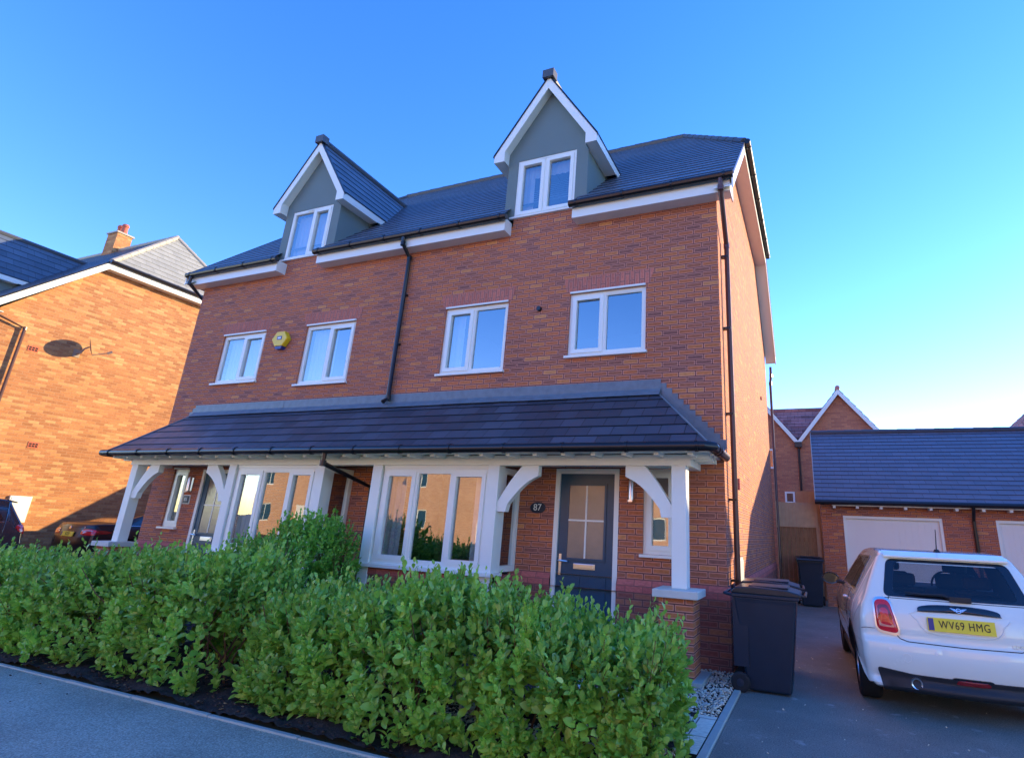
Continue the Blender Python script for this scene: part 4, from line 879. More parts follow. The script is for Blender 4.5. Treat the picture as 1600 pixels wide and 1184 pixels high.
MAT['bin'] = plain('dark_bin_plastic', (.006, .018, .036), .42, var=.25, scale=5, bump=.12, bscale=120)
MAT['bin_lid'] = plain('bin_lid_plastic', (.020, .024, .030), .30, var=.2, scale=6)
MAT['rubber'] = plain('rubber', (.010, .010, .011), .75, var=.2, scale=30)
def wheelie_bin(label, loc, rz, tilt=0):
    """two-wheeled bin in local space: front faces -y, hinge and wheels at +y"""
    t = thing('wheelie_bin', label, 'wheelie bin', loc, rz, 'wheelie bins on the driveway')
    def ring(z, hx, y0, y1): return [(-hx, y0, z), (hx, y0, z), (hx, y1, z), (-hx, y1, z)]
    RS = [ring(.02, .215, -.235, .20), ring(.30, .232, -.268, .245), ring(.90, .265, -.33, .31), ring(.965, .272, -.34, .32)]
    m = MB()
    for a, b in zip(RS, RS[1:]):
        for k in range(4): m.poly([a[k], a[(k + 1) % 4], b[(k + 1) % 4], b[k]])
    m.poly(RS[0][::-1]); m.poly(RS[-1]); bo = m.build('body', MAT['bin'], t, local=True, bevel=.022)
    m = MB(); m.box(-.287, .287, -.365, .335, .955, .995); m.build('rim', MAT['bin'], bo, local=True, bevel=.008)
    m = MB()
    for k in (-1, 1): m.box(k * .24 - .012, k * .24 + .012, .18, .335, .25, .955)
    m.tube([(-.25, .42, .985), (.25, .42, .985)], .016, 8); m.tube([(-.25, .42, .985), (-.25, .33, .97)], .016, 8); m.tube([(.25, .42, .985), (.25, .33, .97)], .016, 8); m.build('handle', MAT['bin'], bo, local=True)
    m = MB(); prof = [(-.39, .992), (-.385, 1.03), (-.25, 1.062), (.10, 1.075), (.30, 1.06), (.345, 1.02), (.35, .997)]
    for (ya, za), (yb_, zb) in zip(prof, prof[1:]): m.poly([(-.295, ya, za), (.295, ya, za), (.295, yb_, zb), (-.295, yb_, zb)])
    m.poly([(-.295, y, z) for y, z in prof]); m.poly([(.295, y, z) for y, z in prof][::-1]); m.poly([(-.295, -.39, .992), (-.295, .35, .997), (.295, .35, .997), (.295, -.39, .992)])
    li = m.build('lid', MAT['bin_lid'], t, local=True, bevel=.012)
    m = MB(); m.box(-.22, .22, -.26, .16, 1.066, 1.084); m.build('lid_panel', MAT['bin_lid'], li, local=True, bevel=.008)
    m = MB(); m.tube([(-.28, -.36, 1.02), (-.28, -.43, 1.01), (.28, -.43, 1.01), (.28, -.36, 1.02)], .014, 8); m.build('lid_handle', MAT['bin_lid'], li, local=True)
    m = MB(); m.tube([(-.26, .27, .1), (.26, .27, .1)], .012, 8); m.build('axle', MAT['chrome'], t, local=True)
    for s in (-1, 1):
        m = MB(); m.lathe([(.03, -.028), (.07, -.028), (.085, -.028), (.1, -.018), (.1, .018), (.085, .028), (.07, .028), (.03, .028)], (s * .275, .27, .1), 'x', 24); wh = m.build('wheel', MAT['rubber'], t, local=True, smooth='auto')
        m = MB(); m.lathe([(0, s * .03), (.03, s * .03), (.065, s * .022), (.065, -s * .02), (0, -s * .02)], (s * .275, .27, .1), 'x', 16); m.build('hub', MAT['bin'], wh, local=True, smooth='auto')
    return t
wheelie_bin('black wheelie bin in front of its twin on the drive, by the brick house corner', (.45, -.45, 0), R(90)).scale = (.91, .93, .91)
wheelie_bin('black wheelie bin half hidden behind the front one beside the house corner', (.41, .45, 0), R(92)).scale = (.91, .93, .91)
wheelie_bin('dark wheelie bin standing alone by the brown gate and the garage', (.78, 7.9, 0), R(4))
# ================================================================== HEDGES
def leafmat(name, c0, c1, c2):
    m, N, L, b = newmat(name)
    g = N.new('ShaderNodeNewGeometry'); rp = ramp(N, [(0, c0), (.55, c1), (.9, c1), (1, c2)]); L.new(g.outputs['Random Per Island'], rp.inputs[0])
    tc = N.new('ShaderNodeTexCoord'); no = N.new('ShaderNodeTexNoise'); no.inputs['Scale'].default_value = 2.2; no.inputs['Detail'].default_value = 3; L.new(tc.outputs['Object'], no.inputs['Vector'])
    hs = N.new('ShaderNodeHueSaturation'); mr = N.new('ShaderNodeMapRange'); mr.inputs[1].default_value = .3; mr.inputs[2].default_value = .7; mr.inputs[3].default_value = .75; mr.inputs[4].default_value = 1.3; L.new(no.outputs[0], mr.inputs[0]); L.new(mr.outputs[0], hs.inputs['Value']); L.new(rp.outputs[0], hs.inputs['Color'])
    L.new(hs.outputs[0], b.inputs['Base Color']); b.inputs['Roughness'].default_value = .30; b.inputs['Specular IOR Level'].default_value = .5
    tr = N.new('ShaderNodeBsdfTranslucent'); L.new(hs.outputs[0], tr.inputs[0]); mx = N.new('ShaderNodeMixShader'); mx.inputs[0].default_value = .3
    out = N['Material Output']; L.new(b.outputs[0], mx.inputs[1]); L.new(tr.outputs[0], mx.inputs[2]); L.new(mx.outputs[0], out.inputs[0])
    return m
MAT['leaf'] = leafmat('hedge_leaf', (.20, .43, .06), (.33, .58, .08), (.54, .68, .15))
MAT['leaf_dark'] = leafmat('dark_hedge_leaf', (.14, .38, .05), (.22, .50, .065), (.38, .58, .10))
MAT['twig'] = plain('brown_twig', (.15, .075, .035), .8, var=.3, scale=20)
def unit(a): return a / np.maximum(1e-9, np.linalg.norm(a, axis=-1, keepdims=True))
def leaves_mesh(P, D, Nn, Ls, Wd, name, mat, parent, loc):
    """P base points, D axis, Nn leaf normal, Ls length, Wd half width -> one mesh of small curved oval leaves"""
    n = len(P); S = unit(np.cross(D, Nn)); Nn = unit(np.cross(S, D))
    prof = [(0.02, .0, .0), (.22, .62, .05), (.52, 1.0, .06), (.80, .72, .02), (1.0, .0, -.06)]
    cols = []
    for t, wv, h in prof:
        c = P + D * (Ls * t)[:, None] + Nn * (Ls * h)[:, None]
        if wv == 0: cols.append([c])
        else:
            e = (Wd * wv)[:, None]; cols.append([c - S * e + Nn * e * .28, c, c + S * e + Nn * e * .28])
    V = []; idx = []
    for c in cols: idx.append([len(V) + i for i in range(len(c))]); V += c
    nv = len(V); A = np.stack(V, 1)            # n, nv, 3
    fs = [(idx[0][0], idx[1][1], idx[1][0]), (idx[0][0], idx[1][2], idx[1][1])]
    for a, b_ in ((1, 2), (2, 3)):
        fs += [(idx[a][0], idx[a][1], idx[b_][1], idx[b_][0]), (idx[a][1], idx[a][2], idx[b_][2], idx[b_][1])]
    fs += [(idx[3][0], idx[3][1], idx[4][0]), (idx[3][1], idx[3][2], idx[4][0])]
    A = A.reshape(-1, 3) - np.array(loc); tri = np.array([f for f in fs if len(f) == 3]); qd = np.array([f for f in fs if len(f) == 4])
    base = (np.arange(n) * nv)[:, None, None]
    T = (tri[None] + base).reshape(-1, 3); Q = (qd[None] + base).reshape(-1, 4)
    me = bpy.data.meshes.new(name); me.vertices.add(len(A)); me.vertices.foreach_set('co', A.ravel())
    me.loops.add(T.size + Q.size); me.loops.foreach_set('vertex_index', np.concatenate([T.ravel(), Q.ravel()]))
    me.polygons.add(len(T) + len(Q)); me.polygons.foreach_set('loop_start', np.concatenate([np.arange(len(T)) * 3, T.size + np.arange(len(Q)) * 4])); me.polygons.foreach_set('loop_total', np.concatenate([np.full(len(T), 3), np.full(len(Q), 4)]))
    me.update(calc_edges=True); me.polygons.foreach_set('use_smooth', [True] * len(me.polygons)); me.materials.append(mat)
    o = bpy.data.objects.new(name, me); COL.objects.link(o); o.parent = parent; return o
def hedge(label, x0, x1, yc, hd, top, dens, mat, leafL=.076, along='x', seed=1, zmin=.02, name='hedge', taper=.10):
    """hd: half depth, top(x): height; built from upright leafy shoots over a lumpy volume"""
    g = np.random.default_rng(seed); loc = ((x0 + x1) / 2, yc, 0) if along == 'x' else (yc, (x0 + x1) / 2, 0)
    t = thing(name, label, 'hedge', loc); Lg = x1 - x0
    ph = g.uniform(0, 6.28, 8)
    def lump(u, a): return .5 * np.sin(u * 3.1 + a * 1.7 + ph[0]) + .35 * np.sin(u * 6.7 - a * 2.3 + ph[1]) + .25 * np.sin(u * 12.1 + a * 4.1 + ph[2])
    H = np.mean([top(x) for x in np.linspace(x0, x1, 9)])
    per = 2 * H + 2 * hd; ns = int(dens * (Lg + .6) * per)
    u = g.uniform(x0 - .02, x1 + .02, ns); a = g.uniform(0, 1, ns) * per       # walk round the section: front, top, back
    tp = np.array([top(x) for x in u])
    endf = np.clip(np.minimum(u - x0, x1 - u) / (hd * .9), 0, 1); endf = np.sqrt(1 - (1 - endf) ** 2)   # rounded ends
    Hh = tp * (.80 + .20 * endf) * (1 + .13 * lump(u, 0))
    hdd = hd * (.25 + .75 * endf) * (1 + .22 * lump(u, a))
    fr = np.clip(a / H, 0, 1); back = np.clip((a - H - 2 * hd) / H, 0, 1); mid = np.clip((a - H) / (2 * hd), 0, 1)
    zr = np.where(a < H, fr, np.where(a > H + 2 * hd, 1 - back, 1.0))
    side = np.where(a < H, -1.0, np.where(a > H + 2 * hd, 1.0, -1 + 2 * mid))
    belly = 1 - taper * np.clip(.35 - zr, 0, 1) / .35 - .18 * np.clip(zr - .8, 0, 1) / .2
    z = zmin + (Hh - zmin) * (zr * .97 + .03 * g.random(ns)); v = side * hdd * belly
    depth = g.random(ns) ** 1.6 * .30; shrink = 1 - depth
    z = zmin + (z - zmin) * (1 - depth * .55 * (zr > .6)); v = v * shrink
    out = np.stack([np.zeros(ns) + (g.random(ns) - .5) * .8, side * np.where((a < H) | (a > H + 2 * hd), 1, .5), np.where(zr > .9, .9, .15)], 1)
    out[:, 0] += np.where(u - x0 < hd * .7, -1.2, 0) + np.where(x1 - u < hd * .7, 1.2, 0)
    out = unit(out); ax = unit(out * .55 + np.array([0, 0, 1.0]) * np.where(zr > .85, 1.5, .75)[:, None] + g.normal(0, .22, (ns, 3)))
    sl = g.uniform(.12, .28, ns) * np.where(zr > .9, 1.35, 1); tip = np.stack([u, v, z], 1) + ax * (sl * .35)[:, None]; base = tip - ax * sl[:, None]
    spr = g.random(ns) < .16; tip = tip + ax * (np.where(spr & (zr > .9), g.uniform(.03, .17, ns), 0))[:, None]
    nl = 11; P = []; D = []; Nv = []; LL = []; WW = []
    e1 = unit(np.cross(ax, g.normal(0, 1, (ns, 3)))); e2 = np.cross(ax, e1); ph0 = g.uniform(0, 6.28, ns)
    for k in range(nl):
        f = k / (nl - 1); ang = ph0 + k * 2.4; rad = e1 * np.cos(ang)[:, None] + e2 * np.sin(ang)[:, None]
        el = .55 + .78 * f + g.normal(0, .15, ns)      # lower leaves spread, top ones upright
        d = unit(rad * np.cos(el)[:, None] + ax * np.sin(el)[:, None] + g.normal(0, .12, (ns, 3)) + np.array([0, 0, -.12]))
        nv = unit(ax * np.cos(el)[:, None] - rad * np.sin(el)[:, None] + g.normal(0, .25, (ns, 3)))
        P.append(base + (tip - base) * (.12 + .88 * f)); D.append(d); Nv.append(nv)
        s_ = leafL * g.uniform(.6, 1.3, ns) * (1.05 - .45 * f ** 2); LL.append(s_); WW.append(s_ * g.uniform(.25, .33, ns))
    P = np.concatenate(P); D = np.concatenate(D); Nv = np.concatenate(Nv); LL = np.concatenate(LL); WW = np.concatenate(WW)
    keep = P[:, 2] > .03; P, D, Nv, LL, WW = P[keep], D[keep], Nv[keep], LL[keep], WW[keep]
    def place(A, isdir=False):
        B = A.copy()
        if along == 'y': B[:, 0], B[:, 1] = (A[:, 1] if isdir else A[:, 1] + yc), A[:, 0].copy()
        elif not isdir: B[:, 1] = A[:, 1] + yc
        return B
    leaves_mesh(place(P), place(D, True), place(Nv, True), LL, WW, 'foliage', mat, t, loc)
    m = MB(); nst = int(Lg * (10 if along == 'x' else 20))
    for i in range(nst):     # woody stems from the soil
        bx = x0 + .15 + (Lg - .3) * (i + g.random()) / nst; bv = g.uniform(-.28, .28) * hd; px, pv = bx, bv; path = []
        hh = top(bx) * g.uniform(.75, .98)
        for q in range(5): path.append((px, pv, hh * q / 4)); px += g.normal(0, .05); pv += g.normal(0, .05) + (hd * .16 * (1 if bv > 0 else -1))
        pth = [(p[0], p[1] + yc, p[2]) if along == 'x' else (p[1] + yc, p[0], p[2]) for p in path]
        m.tube(pth, [.011, .009, .007, .005, .003], 5, caps=False)
    sh = np.nonzero(g.random(ns) < .14)[0]
    for i in sh:
        p, q = base[i], tip[i]; pp = [(p[0], p[1] + yc, p[2]), (q[0], q[1] + yc, q[2])] if along == 'x' else [(p[1] + yc, p[0], p[2]), (q[1] + yc, q[0], q[2])]
        m.tube(pp, .0028, 3, caps=False)
    m.build('stems', MAT['twig'], t)
    return t
ip = lambda pts: (lambda x: float(np.interp(x, [p[0] for p in pts], [p[1] for p in pts])))
hedge('bright green leafy hedge before the navy door, ending by the pale paving slabs', -3.5, .10, -2.98, .58, ip([(-3.5, .76), (-2.6, .84), (-1.5, .90), (-.7, .83), (-.2, .76)]), 200, MAT['leaf'], seed=3)
hedge('long green leafy hedge with the black coupe and farther porch behind it', -10.6, -3.6, -2.97, .58, ip([(-10.6, .80), (-9, .80), (-7.5, .76), (-6, .82), (-5.2, 1.0), (-4.5, 1.06), (-3.5, .90)]), 150, MAT['leaf'], seed=11)
hedge('taller dark green shrubs reaching back to the brick between the two bays', -2.4, -.75, -5.05, .42, ip([(-2.4, 1.12), (-1.6, 1.32), (-1.0, 1.34), (-.7, 1.2)]), 140, MAT['leaf_dark'], along='y', seed=5, leafL=.07)
# ================================================================== CARS
def carpaint(name, col, rough=.22, coat=1.0, metal=0):
    m, N, L, b = newmat(name); b.inputs['Base Color'].default_value = tuple(col) + (1,); b.inputs['Roughness'].default_value = rough; b.inputs['Coat Weight'].default_value = coat; b.inputs['Coat Roughness'].default_value = .02; b.inputs['Metallic'].default_value = metal
    tc = N.new('ShaderNodeTexCoord'); no = N.new('ShaderNodeTexNoise'); no.inputs['Scale'].default_value = 3; no.inputs['Detail'].default_value = 6; L.new(tc.outputs['Object'], no.inputs['Vector'])
    mr = N.new('ShaderNodeMapRange'); mr.inputs[3].default_value = rough - .06; mr.inputs[4].default_value = rough + .10; L.new(no.outputs[0], mr.inputs[0]); L.new(mr.outputs[0], b.inputs['Roughness']); return m
MAT['car_white'] = carpaint('white_car_paint', (.84, .86, .74)); MAT['car_black'] = carpaint('black_car_paint', (.008, .008, .010), .28, coat=.12); MAT['car_grey'] = carpaint('dark_grey_car_paint', (.05, .055, .065), .2, metal=.4)
MAT['gloss_black'] = carpaint('gloss_black_trim', (.008, .009, .012), .12); MAT['car_dark'] = plain('car_interior', (.018, .018, .02), .8); MAT['trim'] = plain('matt_black_trim', (.018, .02, .024), .55, var=.2, scale=12)
MAT['lamp_red'] = carpaint('red_lamp_lens', (.78, .02, .03), .1); MAT['lamp_dark'] = carpaint('dark_red_lamp_lens', (.22, .006, .008), .1); MAT['lamp_pale'] = carpaint('pale_lamp_lens', (.62, .22, .18), .12)
MAT['plate_yellow'] = plain('yellow_plate', (.90, .72, .05), .35, var=.04); MAT['plate_black'] = plain('plate_lettering', (.01, .01, .01), .5); MAT['alloy'] = plain('alloy_wheel', (.45, .46, .48), .3, metal=.9)
MAT['car_glass'] = glass('car_window_glass', (.66, .70, .72), 1.7)
def catmull(P, n):
    P = [Vector((a, b, 0)) for a, b in P]; out = []; N_ = len(P)
    for i in range(N_):
        p0, p1, p2, p3 = P[i - 1], P[i], P[(i + 1) % N_], P[(i + 2) % N_]
        for k in range(n):
            t = k / n
            a = .5 * ((2 * p1) + (p2 - p0) * t + (2 * p0 - 5 * p1 + 4 * p2 - p3) * t * t + (3 * p1 - p0 - 3 * p2 + p3) * t ** 3); out.append((a.x, a.y))
    return out
class Car:
    def __init__(s, root, prof, wz, plan, rear_bulge, wheels, wr, ww, paint, tunnels, r=.06, arch=.05):
        s.root = root; P = catmull(prof, 6); n = len(P); A = sum(P[i][0] * P[(i + 1) % n][1] - P[(i + 1) % n][0] * P[i][1] for i in range(n))
        W = lambda y, z: float(np.interp(z, [q[0] for q in wz], [q[1] for q in wz])) * plan(y)
        ys = [p[0] for p in P]; y0, y1 = min(ys), max(ys); zs = sum(p[1] for p in P) / n
        V = []; cols = []
        nb, nr, ns_ = 9, 5, 6
        for i in range(n):
            a, b = P[i - 1], P[(i + 1) % n]; t = Vector((b[0] - a[0], b[1] - a[1])).normalized(); nrm = Vector((-t.y, t.x)) * (1 if A > 0 else -1)
            y, z = P[i]; row = []
            rb = lambda f: rear_bulge * f * f * max(0, min(1, (y0 + .45 - y) / .4)) - .5 * rear_bulge * f * f * max(0, min(1, (y - y1 + .5) / .45))
            w_ = W(y, z)
            for k in range(nb): f = k / (nb - 1) * (w_ - r) / w_; row.append((f * w_, y + rb(f), z))
            for k in range(1, nr + 1):
                th = k / nr * math.pi / 2; ins = r * (1 - math.cos(th)); f = (w_ - r + r * math.sin(th)) / w_; row.append((w_ - r + r * math.sin(th), y + rb(min(1, f)) + nrm.x * ins, z + nrm.y * ins))
            yi, zi = row[-1][1], row[-1][2]; sy, sz = min(max(yi, y0 + .55), y1 - .55), .62
            for k in range(1, ns_ + 1):
                f = .9 * k / ns_; yy, zz = yi + (sy - yi) * f, zi + (sz - zi) * f
                row.append((W(yy, zz) + (w_ - W(yi, zi)) * (1 - f) ** 2, yy, zz))
            cols.append(row)
        nc = len(cols[0]); F = []; V = [p for row in cols for p in row] + [(-p[0], p[1], p[2]) for row in cols for p in row]; off = n * nc
        for i in range(n):
            j = (i + 1) % n
            for k in range(nc - 1):
                q = (i * nc + k, j * nc + k, j * nc + k + 1, i * nc + k + 1); F.append(q if A < 0 else q[::-1]); q2 = tuple(x + off for x in q); F.append(q2[::-1] if A < 0 else q2)
        for o_ in (0, off): F.append(tuple(o_ + i * nc + nc - 1 for i in range(n)))
        me = bpy.data.meshes.new('body'); me.from_pydata(V, [], F); bm = bmesh.new(); bm.from_mesh(me); bmesh.ops.remove_doubles(bm, verts=bm.verts, dist=2e-4); bmesh.ops.dissolve_degenerate(bm, edges=bm.edges, dist=1e-5); bmesh.ops.recalc_face_normals(bm, faces=bm.faces)
        s.bvh = BVHTree.FromBMesh(bm); bm.to_mesh(me); bm.free(); me.materials.append(MAT[paint]); me.materials.append(MAT['car_dark'])
        o = bpy.data.objects.new('body', me); COL.objects.link(o); cut = []
        for y in wheels:
            for sd in (-1, 1):
                c = MB(); c.lathe([(0, .55), (wr + arch, .55), (wr + arch, 1.2), (0, 1.2)], (0, y, wr), 'x', 40) if sd > 0 else c.lathe([(0, -1.2), (wr + arch, -1.2), (wr + arch, -.55), (0, -.55)], (0, y, wr), 'x', 40)
                cut.append(c.build('cut', MAT['car_dark'], weld=True))
        for pts, dv in tunnels: c = MB(); c.prism(pts, dv); cut.append(c.build('cut', MAT['car_dark'], weld=True))
        for c in cut:
            bmc = bmesh.new(); bmc.from_mesh(c.data); bmesh.ops.recalc_face_normals(bmc, faces=bmc.faces); bmc.to_mesh(c.data); bmc.free()
            md = o.modifiers.new('b', 'BOOLEAN'); md.operation = 'DIFFERENCE'; md.solver = 'MANIFOLD'; md.object = c
        dg = bpy.context.evaluated_depsgraph_get(); me2 = bpy.data.meshes.new_from_object(o.evaluated_get(dg)); o.modifiers.clear(); o.data = me2
        for c in cut: bpy.data.objects.remove(c)
        me2.polygons.foreach_set('use_smooth', [True] * len(me2.polygons)); auto_smooth(o, 32); o.parent = root; s.body = o
    def hit(s, axis, a, b, sign=1):
        if axis == 'y': r_ = s.bvh.ray_cast(Vector((a, -6 * sign, b)), Vector((0, sign, 0)))
        elif axis == 'z': r_ = s.bvh.ray_cast(Vector((a, b, 6)), Vector((0, 0, -1)))
        else: r_ = s.bvh.ray_cast(Vector((sign * 6, a, b)), Vector((-sign, 0, 0)))
        return (r_[0], r_[1]) if r_[0] is not None else (None, None)
    def patch(s, name, outline, mat, axis='y', sign=1, off=.004, bulge=0, parent=None, rings=6, inner=None, tuck=True):
        if inner is None or len(outline) < 40:
            dn = []
            for p, q in zip(outline, outline[1:] + outline[:1]):
                k_ = max(1, int(math.hypot(q[0] - p[0], q[1] - p[1]) / .05)); dn += [(p[0] + (q[0] - p[0]) * j / k_, p[1] + (q[1] - p[1]) * j / k_) for j in range(k_)]
            outline = dn
        cx = sum(p[0] for p in outline) / len(outline); cz = sum(p[1] for p in outline) / len(outline); n = len(outline); R_ = []
        fr = [k / rings for k in range(rings + 1)] if inner is None else [inner + (1 - inner) * k / 2 for k in range(3)]
        def pos(a, b, d):
            p, nn = s.hit(axis, a, b, sign)
            if p is None:
                for q in (.97, .93, .88, .8):
                    p, nn = s.hit(axis, cx + (a - cx) * q, cz + (b - cz) * q, sign)
                    if p is not None: break
            if p is None: return Vector((a, 0, b)) if axis == 'y' else Vector((0, a, b))
            return p + nn * d
        m = MB()
        for f in fr: R_.append([pos(cx + (a - cx) * f, cz + (b - cz) * f, off + bulge * math.sqrt(max(0, 1 - f * f))) for a, b in outline])
        if tuck: R_.append([pos(a, b, -.012) for a, b in outline])
        if inner is not None and tuck: R_.insert(0, [pos(cx + (a - cx) * inner, cz + (b - cz) * inner, -.012) for a, b in outline])
        for i in range(len(R_) - 1):
            for k in range(n):
                q = [R_[i][k], R_[i][(k + 1) % n], R_[i + 1][(k + 1) % n], R_[i + 1][k]]; m.poly(q)
        o = m.build(name, mat, parent or s.body, local=True)
        bm = bmesh.new(); bm.from_mesh(o.data); bmesh.ops.remove_doubles(bm, verts=bm.verts, dist=1e-5); bmesh.ops.recalc_face_normals(bm, faces=bm.faces)
        for f_ in bm.faces: f_.smooth = True
        bm.to_mesh(o.data); bm.free(); auto_smooth(o, 50); return o
    def line(s, name, pts, mat, axis='y', sign=1, wd=.006, parent=None, off=.0015, n=8):
        P = []
        for (a, b), (c, d) in zip(pts, pts[1:]):
            for k in range(n): P.append((a + (c - a) * k / n, b + (d - b) * k / n))
        P.append(pts[-1]); H = [s.hit(axis, *p, sign) for p in P]; H = [h for h in H if h[0] is not None]
        m = MB(); m.tube([h[0] + h[1] * off for h in H], wd / 2, 5); return m.build(name, mat, parent or s.body, local=True)
    def wheel(s, y, sd, r, wd, xo, dark=False):
        pr = [(r * .62, 0), (r * .80, -.004 * 0), (r * .93, .004), (r * .985, .02), (r, .045), (r, wd - .045), (r * .985, wd - .02), (r * .93, wd), (r * .62, wd)]
        m = MB(); m.lathe([(a, sd * (xo - h)) for a, h in pr], (0, y, r), 'x', 40); t = m.build('wheel', MAT['rubber'], s.root, local=True, smooth='auto')
        m = MB(); m.lathe([(r * .64, sd * (xo - .006)), (r * .60, sd * (xo - .016)), (r * .57, sd * (xo - .06)), (0, sd * (xo - .07))], (0, y, r), 'x', 32)
        for k in range(5):
            a = k * 2 * math.pi / 5; c, q = math.cos(a), math.sin(a); u = Vector((0, c, q)); v_ = Vector((0, -q, c)); ce = Vector((sd * (xo - .022), y, r))
            m.prism([ce + v_ * .035 + u * .03, ce + v_ * .025 + u * r * .59, ce - v_ * .025 + u * r * .59, ce - v_ * .035 + u * .03], (-sd * .03, 0, 0))
        m.lathe([(.0, sd * (xo - .012)), (.04, sd * (xo - .014)), (.045, sd * (xo - .05))], (0, y, r), 'x', 16); m.build('rim', MAT['trim' if dark else 'alloy'], t, local=True, smooth='auto')
def arc(cx, cz, rx, rz, a0, a1, n): return [(cx + rx * math.cos(R(a0 + (a1 - a0) * k / n)), cz + rz * math.sin(R(a0 + (a1 - a0) * k / n))) for k in range(n + 1)]
def rrect(x0, x1, z0, z1, r, n=4): return arc(x1 - r, z1 - r, r, r, 0, 90, n) + arc(x0 + r, z1 - r, r, r, 90, 180, n) + arc(x0 + r, z0 + r, r, r, 180, 270, n) + arc(x1 - r, z0 + r, r, r, 270, 360, n)
def rquad(pts, r=.05, n=4):
    out = []; P = [Vector(p) for p in pts]
    for i in range(len(P)):
        a, b, c = P[i - 1], P[i], P[(i + 1) % len(P)]; u = (a - b).normalized() * r; v = (c - b).normalized() * r
        for k in range(n + 1): t = k / n; q = b + u * (1 - t) ** 2 + v * t ** 2; out.append((q.x, q.y))
    return out
def plate(parent, car, x, z, string, w_=.52, h_=.112, blue=True, size=.092):
    p, nn = car.hit('y', x, z); p2, _ = car.hit('y', x, z - h_ / 2); p3, _ = car.hit('y', x, z + h_ / 2); tilt = math.atan2(p3.y - p2.y, h_)
    yb = min(p.y, p2.y, p3.y)
    Mx = Matrix.Translation((x, p.y - .014, z)) @ Matrix.Rotation(-tilt * .8, 4, 'X')
    m = MB(); m.box(-w_ / 2, w_ / 2, -.004, .008, -h_ / 2, h_ / 2); m.v = [tuple(Mx @ Vector(q)) for q in m.v]; pl = m.build('number_plate', MAT['plate_yellow'], parent, local=True)
    if blue: m = MB(); m.box(-w_ / 2 + .006, -w_ / 2 + .05, -.0055, -.004, -h_ / 2 + .006, h_ / 2 - .006); m.v = [tuple(Mx @ Vector(q)) for q in m.v]; m.build('plate_band', MAT['bluep'], pl, local=True)
    text(string, size, MAT['plate_black'], pl, 'plate_lettering', Mx @ Matrix.Translation((.026 if blue else 0, -.0065, .0)) @ Matrix.Rotation(math.pi / 2, 4, 'X'), ext=.0008, font_w=.76, off=.0, space=1.13)
    return pl

# ---- white hatchback
hc = thing('hatchback_car', 'small white hatchback with red oval tail lamps and yellow plate', 'car', (2.12, -.10, 0), R(1.5))
prof = [(-.56, .20), (-.64, .32), (-.675, .46), (-.672, .58), (-.645, .64), (-.640, .74), (-.622, .86), (-.578, .965), (-.50, 1.08), (-.40, 1.22), (-.315, 1.325), (-.26, 1.372), (-.02, 1.402), (.45, 1.414), (1.0, 1.405), (1.40, 1.36), (1.72, 1.17), (1.98, .985), (2.45, .93), (2.88, .86), (3.08, .74), (3.15, .55), (3.14, .34), (3.02, .20), (2.0, .17), (.6, .17)]
wz = [(.15, .76), (.28, .83), (.45, .86), (.62, .864), (.80, .855), (.92, .825), (.97, .795), (1.12, .72), (1.30, .625), (1.36, .59), (1.42, .56)]
pl_ = lambda y: 1 - .065 * max(0, (.05 - y) / .72) ** 2 - .15 * max(0, (y - 2.3) / .85) ** 2
tn = [([(-.50, -3, .995), (.50, -3, .995), (.455, -3, 1.285), (-.455, -3, 1.285)], (0, 7, 0)),
      ([(-2, .14, 1.0), (-2, 1.62, .995), (-2, 1.40, 1.29), (-2, .26, 1.31)], (4, 0, 0))]
C1 = Car(hc, prof, wz, pl_, .085, (0, 2.495), .305, .195, 'car_white', tn)
for y in (0, 2.495):
    for sd in (-1, 1):
        C1.wheel(y, sd, .305, .195, .83)
        ring = [(y + .40 * math.cos(R(a)), .305 + .40 * math.sin(R(a))) for a in range(-14, 195, 11)] + [(y + .352 * math.cos(R(a)), .305 + .352 * math.sin(R(a))) for a in range(194, -15, -11)]
        m = MB(); o_ = ring[:19]; i_ = ring[19:][::-1]
        pts = []
        for (a, b), (c, d) in zip(o_, i_):
            h1 = C1.hit('x', a, b, sd); h2 = C1.hit('x', c, d, sd)
            if h1[0] is None or h2[0] is None: continue
            pts.append((h1[0] + h1[1] * .004, h2[0] + h2[1] * .006, h2[0] - Vector((sd * .05, 0, 0))))
        for p, q in zip(pts, pts[1:]):
            for k in range(2): f = [p[k], q[k], q[k + 1], p[k + 1]]; m.poly(f if sd > 0 else f[::-1])
        m.build('arch_trim', MAT['trim'], C1.body, local=True, smooth='auto')
C1.patch('lower_valance', rquad([(-.66, .205), (.66, .205), (.70, .385), (.42, .355), (-.42, .355), (-.70, .385)], .03), MAT['trim'], off=.013, rings=10)
gw = C1.patch('rear_window_surround', rquad([(-.585, .985), (.585, .985), (.505, 1.318), (-.505, 1.318)], .06, 6), MAT['gloss_black'], off=.004, inner=.86)
C1.patch('rear_window', rquad([(-.52, .995), (.52, .995), (.465, 1.29), (-.465, 1.29)], .05, 6), MAT['car_glass'], off=.003, tuck=False)
m = MB()
for (p, q) in (((-.51, 1.335), (.51, 1.335)),):
    a = []; 
    for k in range(17): x = -.52 + 1.04 * k / 16; h = C1.hit('y', x, 1.345); a.append(h[0])
    for p, q in zip(a, a[1:]):
        m.poly([p + Vector((0, -.045, .006)), q + Vector((0, -.045, .006)), q + Vector((0, .10, .050)), p + Vector((0, .10, .050))]); m.poly([p + Vector((0, -.045, -.010)), q + Vector((0, -.045, -.010)), q + Vector((0, -.045, .006)), p + Vector((0, -.045, .006))]); m.poly([p + Vector((0, .02, -.018)), q + Vector((0, .02, -.018)), q + Vector((0, -.045, -.010)), p + Vector((0, -.045, -.010))])
m.build('roof_spoiler', MAT['car_white'], C1.body, local=True, smooth='auto')
